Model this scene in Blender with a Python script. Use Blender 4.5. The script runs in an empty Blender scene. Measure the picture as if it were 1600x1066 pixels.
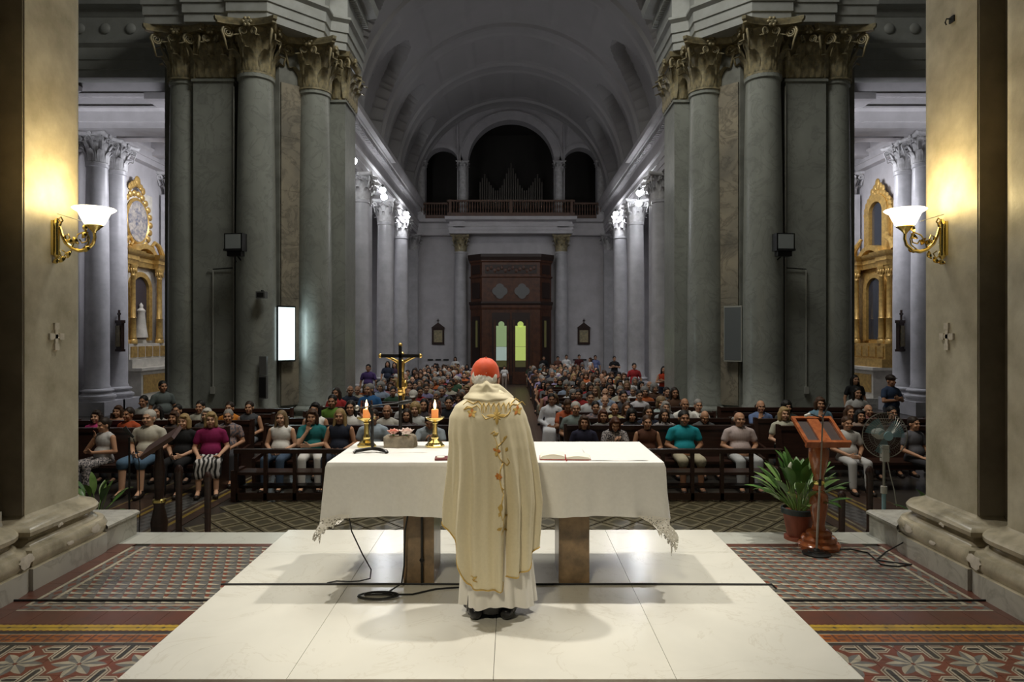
import bpy, bmesh, math, random
from mathutils import Vector, Matrix, noise
R = math.radians
PI = math.pi
random.seed(7)
S = bpy.context.scene
COL = S.collection

# ------------------------------------------------------------------ camera, light, exposure
cam = bpy.data.cameras.new('camera')
cam.lens = 24.0; cam.sensor_width = 36.0; cam.shift_y = -0.0056
cam.clip_end = 200
camo = bpy.data.objects.new('camera', cam); COL.objects.link(camo)
camo.location = (0, 0, 1.83); camo.rotation_euler = (R(90), 0, 0)
S.camera = camo
S.view_settings.view_transform = 'Standard'; S.view_settings.look = 'None'
S.view_settings.gamma = 1.0; S.view_settings.exposure = 0.0
S.view_settings.use_curve_mapping = False
w = bpy.data.worlds.new('world'); S.world = w; w.use_nodes = True
w.node_tree.nodes['Background'].inputs[0].default_value = (0.80, 0.86, 1.0, 1)
w.node_tree.nodes['Background'].inputs[1].default_value = 0.012

def lamp(kind, name, loc, power, color, aim=None, size=0.3, angle=60, blend=0.5, sy=None):
    l = bpy.data.lights.new(name, kind); l.energy = power; l.color = color
    if kind == 'SPOT':
        l.spot_size = R(angle); l.spot_blend = blend; l.shadow_soft_size = size
    elif kind == 'AREA':
        l.size = size
        if sy: l.shape = 'RECTANGLE'; l.size_y = sy
    else:
        l.shadow_soft_size = size
    o = bpy.data.objects.new(name, l); COL.objects.link(o); o.location = loc
    if aim is not None:
        o.rotation_euler = (Vector(aim) - Vector(loc)).to_track_quat('-Z', 'Y').to_euler()
    return o
WHITE = (1.0, 0.95, 0.86); WARM = (1.0, 0.76, 0.34); COOL = (0.92, 0.93, 1.0)
# floodlights high on both sides of the crossing, aimed at the altar
for sx in (-1, 1):
    lamp('SPOT', 'altar_spot', (sx*4.2, 6.5, 12.0), 3050, WHITE, (sx*0.3, 5.0, 0.0), 0.22, 44, 1.0)
# lamp of the apse behind the photographer
lamp('SPOT', 'apse_spot', (-1.8, -2.8, 7.6), 1150, (1.0, 0.90, 0.69), (-0.1, 4.6, 0.8), 0.4, 27, 0.8)
# lamps of the crossing dome
lamp('AREA', 'crossing_light', (0, 12.0, 16.0), 900, (0.97, 0.96, 0.88), (0, 12.5, 0), 5.0)
for sx in (-1, 1):
    lamp('SPOT', 'crossing_spot', (sx*1.5, 6.5, 13.0), 2150 if sx < 0 else 1950, (1.0, 0.91, 0.74), (sx*4.4, 11.6, 0.0), 0.5, 40, 0.9)
    lamp('AREA', 'aisle_beam_fill', (sx*11.8, 19.2, 7.0), 13, COOL, (sx*11.8, 21.3, 8.9), 4.5, sy=0.3).data.spread = R(52)  # added fill for the aisle beam face, no fixture hangs here
    lamp('AREA', 'aisle_front_light', (sx*10.8, 21.9, 6.2), 60, COOL, (sx*13.4, 22.9, 4.6), 0.8)
    lamp('AREA', 'aisle_light', (sx*10.6, 24.5, 7.6), 170, COOL, (sx*13.2, 25, 4.0), 1.2)
    lamp('AREA', 'nave_aisle_light', (sx*8.0, 31, 7.4), 150, COOL, (sx*6.0, 31, 0), 2.0, sy=10)
lamp('AREA', 'nave_light', (0, 25, 9.4), 110, (1.0, 0.95, 0.90), (0, 24, 0), 3.0, sy=12)
lamp('SPOT', 'crowd_fill', (0, 18.6, 11.2), 1500, (1.0, 0.93, 0.84), (0, 25.5, -0.7), 0.5, 56, 0.8)  # added frontal fill to brighten the nave crowd, not a fitted lamp
lamp('POINT', 'vault_glow', (0, 27, 10.2), 6, COOL, None, 1.0)

# ------------------------------------------------------------------ node helper
class V:
    def __init__(s, nt, k): s.nt = nt; s.k = k
    def _m(s, op, *a):
        n = s.nt.nodes.new('ShaderNodeMath'); n.operation = op
        for i, q in enumerate((s,) + a):
            if isinstance(q, V): s.nt.links.new(q.k, n.inputs[i])
            else: n.inputs[i].default_value = q
        return V(s.nt, n.outputs[0])
    def __add__(s, b): return s._m('ADD', b)
    def __sub__(s, b): return s._m('SUBTRACT', b)
    def __mul__(s, b): return s._m('MULTIPLY', b)
    def __truediv__(s, b): return s._m('DIVIDE', b)
    def lt(s, b): return s._m('LESS_THAN', b)
    def gt(s, b): return s._m('GREATER_THAN', b)
    def fr(s): return s._m('FRACT')
    def ab(s): return s._m('ABSOLUTE')
    def mn(s, b): return s._m('MINIMUM', b)
    def mx(s, b): return s._m('MAXIMUM', b)
    def sin(s): return s._m('SINE')
    def cos(s): return s._m('COSINE')
    def sq(s): return s._m('SQRT')
    def at2(s, b): return s._m('ARCTAN2', b)
def mixc(nt, a, b, f):
    n = nt.nodes.new('ShaderNodeMix'); n.data_type = 'RGBA'
    for sock, q in ((n.inputs[6], a), (n.inputs[7], b)):
        if isinstance(q, tuple): sock.default_value = q + (1,) if len(q) == 3 else q
        else: nt.links.new(q, sock)
    if isinstance(f, V): nt.links.new(f.k, n.inputs[0])
    elif isinstance(f, float) or isinstance(f, int): n.inputs[0].default_value = f
    else: nt.links.new(f, n.inputs[0])
    return n.outputs[2]
MATS = {}
def newmat(name):
    m = bpy.data.materials.new(name); m.use_nodes = True; MATS[name] = m
    return m, m.node_tree, m.node_tree.nodes['Principled BSDF']
def texnoise(nt, scale, detail=4, rough=0.55, dist=0.0, coord='Object', stretch=None):
    tc = nt.nodes.new('ShaderNodeTexCoord')
    k = tc.outputs[coord] if coord != 'World' else None
    if coord == 'World': k = nt.nodes.new('ShaderNodeNewGeometry').outputs['Position']
    if stretch:
        mp = nt.nodes.new('ShaderNodeMapping'); mp.inputs['Scale'].default_value = stretch
        nt.links.new(k, mp.inputs[0]); k = mp.outputs[0]
    n = nt.nodes.new('ShaderNodeTexNoise'); n.inputs['Scale'].default_value = scale
    n.inputs['Detail'].default_value = detail; n.inputs['Roughness'].default_value = rough
    n.inputs['Distortion'].default_value = dist
    nt.links.new(k, n.inputs['Vector'])
    return n.outputs['Fac']
def ramp(nt, fac, stops):
    r = nt.nodes.new('ShaderNodeValToRGB'); e = r.color_ramp.elements
    while len(e) < len(stops): e.new(0.5)
    for el, (p, c) in zip(e, stops): el.position = p; el.color = c + (1,)
    nt.links.new(fac, r.inputs[0]); return r.outputs[0]
def mk(name, c, rough=0.6, metal=0.0, c2=None, scale=6, detail=4, bump=0.0, bscale=None, coord='Object',
       lo=0.35, hi=0.65, emit=None, estr=0, trans=0, spec=0.5, alpha=1, sheen=0, dist=0.0, stretch=None, coat=0):
    m, nt, p = newmat(name)
    p.inputs['Roughness'].default_value = rough; p.inputs['Metallic'].default_value = metal
    p.inputs['Specular IOR Level'].default_value = spec
    if c2:
        f = texnoise(nt, scale, detail, 0.6, dist, coord, stretch)
        nt.links.new(ramp(nt, f, [(lo, c), (hi, c2)]), p.inputs['Base Color'])
    else: p.inputs['Base Color'].default_value = c + (1,)
    if bump:
        b = nt.nodes.new('ShaderNodeBump'); b.inputs['Strength'].default_value = bump
        b.inputs['Distance'].default_value = 0.02
        nt.links.new(texnoise(nt, bscale or scale * 3, 5, 0.6, 0, coord), b.inputs['Height'])
        nt.links.new(b.outputs[0], p.inputs['Normal'])
    if emit: p.inputs['Emission Color'].default_value = emit + (1,); p.inputs['Emission Strength'].default_value = estr
    if trans: p.inputs['Transmission Weight'].default_value = trans
    if alpha < 1: p.inputs['Alpha'].default_value = alpha
    if sheen: p.inputs['Sheen Weight'].default_value = sheen
    if coat: p.inputs['Coat Weight'].default_value = coat; p.inputs['Coat Roughness'].default_value = 0.1
    return m
def objcol(name, rough, noise_amt=0.15, sc=30, spec=0.3):
    m, nt, p = newmat(name)
    oi = nt.nodes.new('ShaderNodeObjectInfo')
    f = texnoise(nt, sc, 3)
    d = mixc(nt, (0, 0, 0), oi.outputs['Color'], 1.0 - noise_amt)
    nt.links.new(mixc(nt, d, oi.outputs['Color'], f), p.inputs['Base Color'])
    p.inputs['Roughness'].default_value = rough; p.inputs['Specular IOR Level'].default_value = spec
    return m
def marble(name, base, vein, rough, scale=1.4, wid=0.035, cloud=None, coord='Object'):
    m, nt, p = newmat(name)
    f = texnoise(nt, scale, 6, 0.6, 1.2, coord)
    v = (V(nt, f) - 0.5).ab()
    vf = ramp(nt, v.k, [(0.0, (1, 1, 1)), (wid, (0, 0, 0))])
    cl = ramp(nt, texnoise(nt, scale * 0.7, 4, 0.6, 0.4, coord), [(0.3, base), (0.7, cloud or base)])
    g = texnoise(nt, scale * 5, 4, 0.6, 0, coord)
    k = (V(nt, vf) * V(nt, g))
    nt.links.new(mixc(nt, cl, vein, k), p.inputs['Base Color'])
    p.inputs['Roughness'].default_value = rough
    return m

mk('grout', (0.05, 0.045, 0.04), 0.8)
marble('platform_marble', (0.77, 0.745, 0.66), (0.60, 0.56, 0.47), 0.2, 1.5, 0.012, (0.68, 0.66, 0.585), 'World')
marble('band_marble', (0.52, 0.52, 0.46), (0.35, 0.33, 0.28), 0.3, 2.0, 0.02, (0.44, 0.44, 0.39), 'World')
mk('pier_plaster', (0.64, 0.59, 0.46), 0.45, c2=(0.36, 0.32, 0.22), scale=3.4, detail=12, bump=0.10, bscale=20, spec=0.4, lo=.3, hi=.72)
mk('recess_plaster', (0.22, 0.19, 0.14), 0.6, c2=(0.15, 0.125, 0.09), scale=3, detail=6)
mk('base_stone', (0.50, 0.44, 0.32), 0.28, c2=(0.25, 0.22, 0.15), scale=5, detail=8, bump=0.15, bscale=14, lo=0.4, hi=0.7)
mk('worn_plaster', (0.74, 0.68, 0.58), 0.8, c2=(0.6, 0.55, 0.46), scale=20)
marble('step_marble', (0.52, 0.50, 0.43), (0.26, 0.24, 0.2), 0.35, 2.4, 0.05, (0.42, 0.41, 0.36))
marble('column_marble', (0.37, 0.385, 0.345), (0.21, 0.22, 0.195), 0.30, 1.6, 0.04, (0.27, 0.28, 0.25))
marble('panel_marble', (0.44, 0.38, 0.28), (0.10, 0.09, 0.075), 0.3, 1.4, 0.05, (0.24, 0.22, 0.18))
mk('pier_dark', (0.26, 0.265, 0.235), 0.4, c2=(0.17, 0.17, 0.15), scale=2)
mk('bronze_leaf', (0.44, 0.36, 0.20), 0.42, 0.15, c2=(0.22, 0.20, 0.13), scale=8, detail=4)
mk('grey_entablature', (0.40, 0.41, 0.39), 0.55, c2=(0.34, 0.345, 0.32), scale=3)
mk('nave_stone', (0.52, 0.51, 0.53), 0.4, c2=(0.40, 0.395, 0.41), scale=2.2, detail=7)
mk('nave_capital', (0.62, 0.61, 0.62), 0.5, c2=(0.45, 0.44, 0.44), scale=6)
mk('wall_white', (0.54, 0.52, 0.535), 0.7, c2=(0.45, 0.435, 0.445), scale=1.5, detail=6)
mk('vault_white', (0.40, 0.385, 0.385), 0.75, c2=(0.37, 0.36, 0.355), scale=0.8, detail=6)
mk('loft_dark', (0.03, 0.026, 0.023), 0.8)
mk('organ_metal', (0.15, 0.135, 0.12), 0.4, 0.6)
mk('dark_wood', (0.042, 0.017, 0.011), 0.36, c2=(0.022, 0.010, 0.007), scale=5, stretch=(1, 1, 8), detail=5)
mk('vestibule_wood', (0.105, 0.040, 0.019), 0.38, c2=(0.055, 0.021, 0.012), scale=4, detail=5)
mk('vestibule_dark', (0.028, 0.015, 0.011), 0.5)
mk('gallery_wood', (0.11, 0.045, 0.022), 0.45, c2=(0.07, 0.03, 0.016), scale=5)
mk('varnished_wood', (0.42, 0.13, 0.045), 0.18, c2=(0.25, 0.07, 0.025), scale=5, stretch=(3, 3, 0.7), detail=5, coat=0.5)
mk('gold', (0.80, 0.56, 0.18), 0.28, 1.0)
mk('brass_bright', (0.92, 0.72, 0.26), 0.22, 1.0)
mk('retable_gold', (0.62, 0.40, 0.12), 0.38, 0.45, c2=(0.40, 0.25, 0.075), scale=8)
mk('retable_white', (0.62, 0.58, 0.50), 0.5, c2=(0.5, 0.47, 0.40), scale=5)
mk('retable_dark', (0.045, 0.035, 0.04), 0.4)
mk('niche_glass', (0.03, 0.035, 0.045), 0.1)
mk('painting_a', (0.50, 0.44, 0.36), 0.5, c2=(0.10, 0.11, 0.16), scale=5, detail=5, dist=0.8)
mk('glass_bowl', (1, 0.97, 0.9), 0.3, emit=(1.0, 0.90, 0.66), estr=3.2)
mk('cloth_white', (0.80, 0.79, 0.76), 0.8, c2=(0.76, 0.75, 0.72), scale=40, sheen=0.1)
mk('lace', (0.84, 0.81, 0.74), 0.85)
mk('leg_marble', (0.36, 0.24, 0.13), 0.3, c2=(0.17, 0.115, 0.065), scale=7, detail=8)
mk('black', (0.012, 0.012, 0.012), 0.45)
mk('black_metal', (0.03, 0.03, 0.03), 0.35, 0.6)
mk('grey_metal', (0.42, 0.40, 0.36), 0.35, 0.9)
mk('grey_box', (0.13, 0.13, 0.125), 0.5)
mk('white_plastic', (0.68, 0.66, 0.60), 0.45)
mk('conduit', (0.42, 0.42, 0.38), 0.5)
mk('flood_glass', (0.35, 0.38, 0.38), 0.12, spec=0.8)
mk('screen_lit', (0.8, 0.95, 1), 0.3, emit=(0.80, 0.97, 1.0), estr=1.35)
mk('screen_off', (0.17, 0.185, 0.19), 0.15, spec=0.7)
mk('spot_glow', (1, 1, 1), 0.3, emit=(0.93, 0.96, 1.0), estr=130)
mk('glass_green', (0.5, 0.6, 0.2), 0.3, emit=(0.44, 0.54, 0.13), estr=0.62)
mk('glass_sage', (0.3, 0.4, 0.25), 0.3, emit=(0.22, 0.30, 0.13), estr=0.62)
mk('glass_grey', (0.4, 0.5, 0.45), 0.3, emit=(0.30, 0.37, 0.33), estr=0.62)
mk('glass_dim', (0.1, 0.1, 0.05), 0.3, emit=(0.10, 0.09, 0.03), estr=0.3)
mk('wax', (0.95, 0.72, 0.45), 0.5, emit=(1.0, 0.42, 0.10), estr=0.55)
mk('flame', (1, 0.9, 0.6), 0.5, emit=(1.0, 0.74, 0.36), estr=9)
m, nt, p = newmat('lamp_glass'); p.inputs['Transmission Weight'].default_value = 1; p.inputs['Roughness'].default_value = 0.03
p.inputs['IOR'].default_value = 1.18; p.inputs['Base Color'].default_value = (0.95, 0.72, 0.66, 1)
mk('rock', (0.36, 0.31, 0.23), 0.85, c2=(0.20, 0.175, 0.135), scale=14, detail=8, bump=0.5, bscale=26)
mk('rose_pink', (0.90, 0.50, 0.42), 0.6); mk('rose_white', (0.92, 0.76, 0.70), 0.6)
mk('burgundy', (0.13, 0.02, 0.025), 0.4)
mk('paper', (0.86, 0.82, 0.70), 0.7); mk('red_ribbon', (0.35, 0.02, 0.015), 0.5)
mk('terracotta', (0.30, 0.085, 0.045), 0.6, c2=(0.22, 0.06, 0.035), scale=8)
mk('pot_rim', (0.03, 0.045, 0.05), 0.5)
mk('leaf_green', (0.10, 0.21, 0.045), 0.38, c2=(0.05, 0.13, 0.025), scale=5)
mk('leaf_pale', (0.19, 0.30, 0.09), 0.36, c2=(0.10, 0.20, 0.04), scale=5)
mk('flower_white', (0.85, 0.85, 0.72), 0.5)
mk('fan_blade', (0.20, 0.42, 0.48), 0.3, alpha=0.55); mk('fan_blue', (0.36, 0.58, 0.66), 0.4)
mk('zucchetto_red', (0.80, 0.095, 0.022), 0.6, c2=(0.72, 0.08, 0.018), scale=30, sheen=0.2)
mk('chasuble_cream', (0.80, 0.715, 0.50), 0.75, c2=(0.76, 0.68, 0.47), scale=60, sheen=0.15)
mk('alb_white', (0.84, 0.81, 0.75), 0.8)
mk('gold_thread', (0.68, 0.48, 0.15), 0.5, 0.15, c2=(0.56, 0.37, 0.09), scale=40)
mk('orange_thread', (0.62, 0.22, 0.04), 0.6)
mk('shoe_black', (0.012, 0.011, 0.012), 0.3)
mk('eye_dark', (0.02, 0.014, 0.01), 0.4); mk('lip', (0.30, 0.09, 0.06), 0.5)
objcol('skin', 0.5, 0.10, 12); objcol('fabric', 0.85, 0.14, 40); objcol('hair', 0.55, 0.45, 60); objcol('shoe', 0.5, 0.1, 20)
def pattern_fabric(name, a, b, scale, kind):
    m, nt, p = newmat(name); p.inputs['Roughness'].default_value = 0.85
    if kind == 'wave':
        tc = nt.nodes.new('ShaderNodeTexCoord'); n = nt.nodes.new('ShaderNodeTexWave')
        n.inputs['Scale'].default_value = scale; n.inputs['Distortion'].default_value = 6; n.inputs['Detail Scale'].default_value = 0.8
        nt.links.new(tc.outputs['Object'], n.inputs['Vector']); f = n.outputs['Fac']
    elif kind == 'stripe':
        tc = nt.nodes.new('ShaderNodeTexCoord'); n = nt.nodes.new('ShaderNodeTexWave'); n.bands_direction = 'Z' if scale > 0 else 'X'
        n.inputs['Scale'].default_value = abs(scale)
        nt.links.new(tc.outputs['Object'], n.inputs['Vector']); f = n.outputs['Fac']
    else: f = texnoise(nt, scale, 2)
    nt.links.new(ramp(nt, f, [(0.45, a), (0.55, b)]), p.inputs['Base Color'])
pattern_fabric('zebra', (0.02, 0.02, 0.02), (0.6, 0.58, 0.58), 5, 'wave')
pattern_fabric('speckled', (0.05, 0.05, 0.06), (0.42, 0.38, 0.38), 40, 'noise')
pattern_fabric('floral', (0.30, 0.20, 0.18), (0.10, 0.10, 0.13), 28, 'noise')
pattern_fabric('striped', (0.13, 0.13, 0.13), (0.28, 0.28, 0.26), 14, 'stripe')
pattern_fabric('pinstripe', (0.46, 0.36, 0.36), (0.56, 0.48, 0.47), -22, 'stripe')
mk('backlit', (0.5, 0.5, 0.5), 0.5)

# tile patterns (flat print of the encaustic tiles, in floor coordinates)
def tile_mat(name, fn, rough=0.30):
    m, nt, p = newmat(name); g = nt.nodes.new('ShaderNodeNewGeometry')
    sp = nt.nodes.new('ShaderNodeSeparateXYZ'); nt.links.new(g.outputs['Position'], sp.inputs[0])
    c = fn(nt, V(nt, sp.outputs[0]), V(nt, sp.outputs[1]))
    f = texnoise(nt, 9, 6, 0.65, 0, 'World')
    c = mixc(nt, (0.05, 0.042, 0.035), c, ramp(nt, f, [(0.25, (0.5, 0.5, 0.5)), (0.6, (1, 1, 1))]))
    nt.links.new(c, p.inputs['Base Color']); p.inputs['Roughness'].default_value = rough
TW = (0.44, 0.39, 0.29); TG = (0.13, 0.125, 0.115); TR = (0.19, 0.056, 0.032); TD = (0.045, 0.04, 0.035); TB = (0.12, 0.045, 0.030)
TY = (0.50, 0.32, 0.035); TO = (0.33, 0.10, 0.02)
def star(nt, x, y):
    P = 0.365
    u = ((x + 0.09) / P).fr() - 0.5; v = ((y - 0.05) / P).fr() - 0.5
    r = (u * u + v * v).sq(); a = v.at2(u)
    c = mixc(nt, TR, TR, 0)
    tri = ((a * (4.0 / PI)).fr() - 0.5).ab() * 2.0
    bound = tri * 0.20 + 0.24
    wedge = (a * (4.0 / PI)).fr().gt(0.5)
    st = mixc(nt, (0.17, 0.165, 0.15), TW, wedge)
    st = mixc(nt, st, TR, r.lt(0.035))
    c = mixc(nt, c, st, r.lt(bound))
    for A, B in ((u, v), (v, u)):
        cu = A.ab() * -1.0 + 0.5; cv = B.ab() * -1.0 + 0.5
        hexd = cv.mx((cu - 0.30) + cv)      # elongated hexagon lying over the cell corner
        for lim, colr in ((0.125, TW), (0.098, TB), (0.078, TW), (0.042, TD)):
            c = mixc(nt, c, colr, hexd.lt(lim))
    return c
tile_mat('tile_star', star)
def field(nt, x, y):
    P = 0.098
    u = ((x + y * 0.35) / P).fr(); v = (y / (P * 0.9)).fr()
    c = mixc(nt, TG, TG, 0)
    c = mixc(nt, c, TR, (u - v * 0.25).lt(0.17))
    c = mixc(nt, c, TW, (u * 0.42 + v).lt(0.42))
    c = mixc(nt, c, TD, v.gt(0.86))
    return c
tile_mat('tile_field', field)
def border_x(nt, x, y):
    z = ((x / 0.16).fr() - 0.5).ab() * 0.10
    e = (y - 4.685).ab()
    c = mixc(nt, TB, TB, 0)
    c = mixc(nt, c, TG, (e - z).lt(0.012)); c = mixc(nt, c, TR, (e - z + 0.02).lt(0.0))
    return mixc(nt, c, TW, e.gt(0.037) )
tile_mat('tile_border', border_x)
def border_y(nt, x, y):
    z = ((y / 0.16).fr() - 0.5).ab() * 0.10
    e = ((x + 0.05).ab() - 3.25).ab()
    c = mixc(nt, TB, TB, 0)
    c = mixc(nt, c, TG, (e - z).lt(0.012)); c = mixc(nt, c, TR, (e - z + 0.02).lt(0.0))
    return mixc(nt, c, TW, e.gt(0.040))
tile_mat('tile_border_side', border_y)
tile_mat('tile_brown', lambda nt, x, y: mixc(nt, TB, TB, 0))
def yel(nt, x, y):
    c = mixc(nt, TY, TY, 0)
    e = (y - 4.365).ab()
    c = mixc(nt, c, TD, e.lt(0.004)); c = mixc(nt, c, TD, (e - ((x / 0.165).fr() - 0.5).ab() * -0.10 - 0.002).lt(0.010) )
    return mixc(nt, c, TB, (e - (x * 150).sin() * 0.004).gt(0.042))
tile_mat('tile_yellow', yel)
def greek(nt, x, y):
    u = ((x + y * 0.0) / 0.09).fr(); v = (y - 4.15) / 0.125
    c = mixc(nt, TO, TO, 0)
    c = mixc(nt, c, TB, (u - 0.18).ab().lt(0.09)); c = mixc(nt, c, TB, (v - 0.32).ab().lt(0.08) * u.gt(0.2) * u.lt(0.75))
    c = mixc(nt, c, TB, (v - 0.68).ab().lt(0.08) * u.gt(0.45))
    return mixc(nt, c, TW, (v - 0.5).ab().gt(0.43))
tile_mat('tile_greek', greek)
tile_mat('tile_dark', lambda nt, x, y: mixc(nt, TD, TD, 0))
NB = (0.125, 0.105, 0.060)
def dia(nt, x, y):
    u = ((x + 0.0) / 0.46).fr() - 0.5; v = (y / 0.52).fr() - 0.5
    e = u.ab() + v.ab()
    e2 = e.mn(e * -1.0 + 1.0)
    c = mixc(nt, NB, (0.085, 0.075, 0.045), e2.lt(0.24))
    return mixc(nt, c, (0.30, 0.27, 0.18), (e2 - 0.33).ab().lt(0.022))
tile_mat('tile_diamond', dia, 0.35)
def nband(nt, x, y):
    q = (x + 0.05).ab()
    c = mixc(nt, (0.05, 0.03, 0.022), (0.05, 0.03, 0.022), 0)
    for a, b, k in ((4.30, 4.36, (0.22, 0.15, 0.03)), (4.42, 4.46, (0.16, 0.14, 0.09)), (4.92, 4.98, (0.22, 0.15, 0.03)), (5.04, 5.08, (0.20, 0.14, 0.05)), (5.52, 5.56, (0.18, 0.13, 0.05))):
        c = mixc(nt, c, k, q.gt(a) * q.lt(b))
    mos = ((y * 18).sin() * (q * 40).sin()).gt(0.0)
    return mixc(nt, c, mixc(nt, (0.10, 0.10, 0.10), (0.045, 0.045, 0.045), mos), q.gt(4.5) * q.lt(4.88))
tile_mat('tile_nave_band', nband, 0.35)

m = MATS['lace']; nt = m.node_tree; p = nt.nodes['Principled BSDF']
tc = nt.nodes.new('ShaderNodeTexCoord'); vo = nt.nodes.new('ShaderNodeTexVoronoi'); vo.feature = 'DISTANCE_TO_EDGE'; vo.inputs['Scale'].default_value = 62
nt.links.new(tc.outputs['Object'], vo.inputs['Vector'])
nt.links.new(V(nt, vo.outputs['Distance']).lt(0.20).k, p.inputs['Alpha'])

def aisle(nt, x, y):
    g = ((x / 0.2).fr() - 0.5).ab().gt(0.46).mx(((y / 0.2).fr() - 0.5).ab().gt(0.46))
    return mixc(nt, (0.095, 0.047, 0.034), (0.14, 0.095, 0.075), g)
tile_mat('tile_aisle', aisle, 0.4)

# ------------------------------------------------------------------ mesh helpers
class MB:
    def __init__(s): s.v = []; s.f = []
    def add(s, vs, fs):
        o = len(s.v); s.v += [tuple(q) for q in vs]; s.f += [tuple(i + o for i in f) for f in fs]; return s
    def box(s, x0, x1, y0, y1, z0, z1):
        return s.add([(x0,y0,z0),(x1,y0,z0),(x1,y1,z0),(x0,y1,z0),(x0,y0,z1),(x1,y0,z1),(x1,y1,z1),(x0,y1,z1)],
                     [(0,3,2,1),(4,5,6,7),(0,1,5,4),(1,2,6,5),(2,3,7,6),(3,0,4,7)])
    def cbox(s, c, d, M=None):
        vs = []
        for z in (-.5, .5):
            for x, y in ((-.5,-.5),(.5,-.5),(.5,.5),(-.5,.5)):
                q = Vector((x*d[0], y*d[1], z*d[2]))
                if M: q = M @ q
                vs.append(q + Vector(c))
        return s.add(vs, [(0,3,2,1),(4,5,6,7),(0,1,5,4),(1,2,6,5),(2,3,7,6),(3,0,4,7)])
    def lathe(s, prof, n=24, c=(0,0,0), a0=0, a1=2*PI, mod=None, M=None):
        full = abs(a1 - a0 - 2*PI) < 1e-6; k = n if full else n + 1; vs = []
        for r, z in prof:
            for i in range(k):
                a = a0 + (a1 - a0) * i / n
                rr = r * (mod(a, z) if mod else 1)
                q = Vector((rr*math.cos(a), rr*math.sin(a), z))
                if M: q = M @ q
                vs.append((q.x + c[0], q.y + c[1], q.z + c[2]))
        fs = []
        for j in range(len(prof) - 1):
            for i in range(n):
                b = (i + 1) % k
                fs.append((j*k + i, j*k + b, (j+1)*k + b, (j+1)*k + i))
        if full:
            if prof[0][0] > 1e-4: fs.append(tuple(range(k))[::-1])
            if prof[-1][0] > 1e-4: fs.append(tuple((len(prof)-1)*k + i for i in range(k)))
        return s.add(vs, fs)
    def tube(s, pts, r, n=8, caps=True, flat=None):
        pts = [Vector(p) for p in pts]; m = len(pts)
        rs = r if isinstance(r, (list, tuple)) else [r]*m
        vs = []; up = None
        for i, p in enumerate(pts):
            d = (pts[min(i+1, m-1)] - pts[max(i-1, 0)])
            d = d.normalized() if d.length > 1e-9 else Vector((0,0,1))
            if up is None: up = d.orthogonal().normalized() if flat is None else Vector(flat)
            u = (up - d*up.dot(d)); u = u.normalized() if u.length > 1e-6 else d.orthogonal().normalized()
            up = u; w = d.cross(u)
            for k in range(n):
                a = 2*PI*k/n
                vs.append(p + (u*math.cos(a) + w*math.sin(a))*rs[i])
        fs = [(i*n+k, i*n+(k+1)%n, (i+1)*n+(k+1)%n, (i+1)*n+k) for i in range(m-1) for k in range(n)]
        if caps: fs += [tuple(range(n))[::-1], tuple((m-1)*n + k for k in range(n))]
        return s.add(vs, fs)
    def ell(s, c, r, n=12, M=None):
        prof = [(math.sin(PI*j/(n//2+2)), -math.cos(PI*j/(n//2+2))) for j in range(n//2+3)]
        vs = []
        k = n; rows = prof[1:-1]
        pts = [Vector((0,0,-1))] + [Vector((a*math.cos(2*PI*i/k), a*math.sin(2*PI*i/k), z)) for a, z in rows for i in range(k)] + [Vector((0,0,1))]
        for q in pts:
            q = Vector((q.x*r[0], q.y*r[1], q.z*r[2]))
            if M: q = M @ q
            vs.append(q + Vector(c))
        m = len(rows); fs = [(0, 1+(i+1)%k, 1+i) for i in range(k)]
        fs += [(1+j*k+i, 1+j*k+(i+1)%k, 1+(j+1)*k+(i+1)%k, 1+(j+1)*k+i) for j in range(m-1) for i in range(k)]
        e = 1+m*k; fs += [(e, 1+(m-1)*k+i, 1+(m-1)*k+(i+1)%k) for i in range(k)]
        return s.add(vs, fs)
    def cap(s, p0, p1, r0, r1, n=12):
        p0 = Vector(p0); p1 = Vector(p1); d = p1 - p0; L = d.length
        d = d/L if L > 1e-6 else Vector((0,0,1))
        pts = []; rs = []
        for t in (-1, -.8, -.45, 0): pts.append(p0 + d*r0*t); rs.append(max(r0*math.sqrt(max(0,1-t*t)), r0*.12))
        for t in (0, .45, .8, 1): pts.append(p1 + d*r1*t); rs.append(max(r1*math.sqrt(max(0,1-t*t)), r1*.12))
        return s.tube(pts, rs, n)
    def grid(s, fn, nu, nv, closed_u=False):
        vs = [fn(i/(nu if closed_u else nu-1), j/(nv-1)) for j in range(nv) for i in range(nu)]
        fs = [(j*nu+i, j*nu+(i+1)%nu, (j+1)*nu+(i+1)%nu, (j+1)*nu+i) for j in range(nv-1) for i in range(nu if closed_u else nu-1)]
        return s.add(vs, fs)
    def prism(s, poly, z0, z1):
        n = len(poly)
        return s.add([(x,y,z0) for x,y in poly] + [(x,y,z1) for x,y in poly],
                     [tuple(range(n))[::-1], tuple(range(n,2*n))] + [(i,(i+1)%n,n+(i+1)%n,n+i) for i in range(n)])
    def sweep(s, path, prof, closed=False):
        """profile (out, z) carried along a plan path; 'out' is to the right of travel"""
        P = [Vector(q) for q in path]; n = len(P); nr = []
        for i in range(n):
            a = P[i]-P[i-1] if (i or closed) else None; b = P[(i+1)%n]-P[i] if (i < n-1 or closed) else None
            na = Vector((a.y,-a.x)).normalized() if a else None; nb = Vector((b.y,-b.x)).normalized() if b else None
            if na is None: m = nb
            elif nb is None: m = na
            else:
                m = na+nb; m = m/max(0.25, (1+na.dot(nb)))
            nr.append(m)
        k = len(prof)
        vs = [(P[i].x+nr[i].x*o, P[i].y+nr[i].y*o, z) for i in range(n) for o, z in prof]
        fs = []
        for i in range(n if closed else n-1):
            j = (i+1) % n
            for q in range(k-1): fs.append((i*k+q, j*k+q, j*k+q+1, i*k+q+1))
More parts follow.
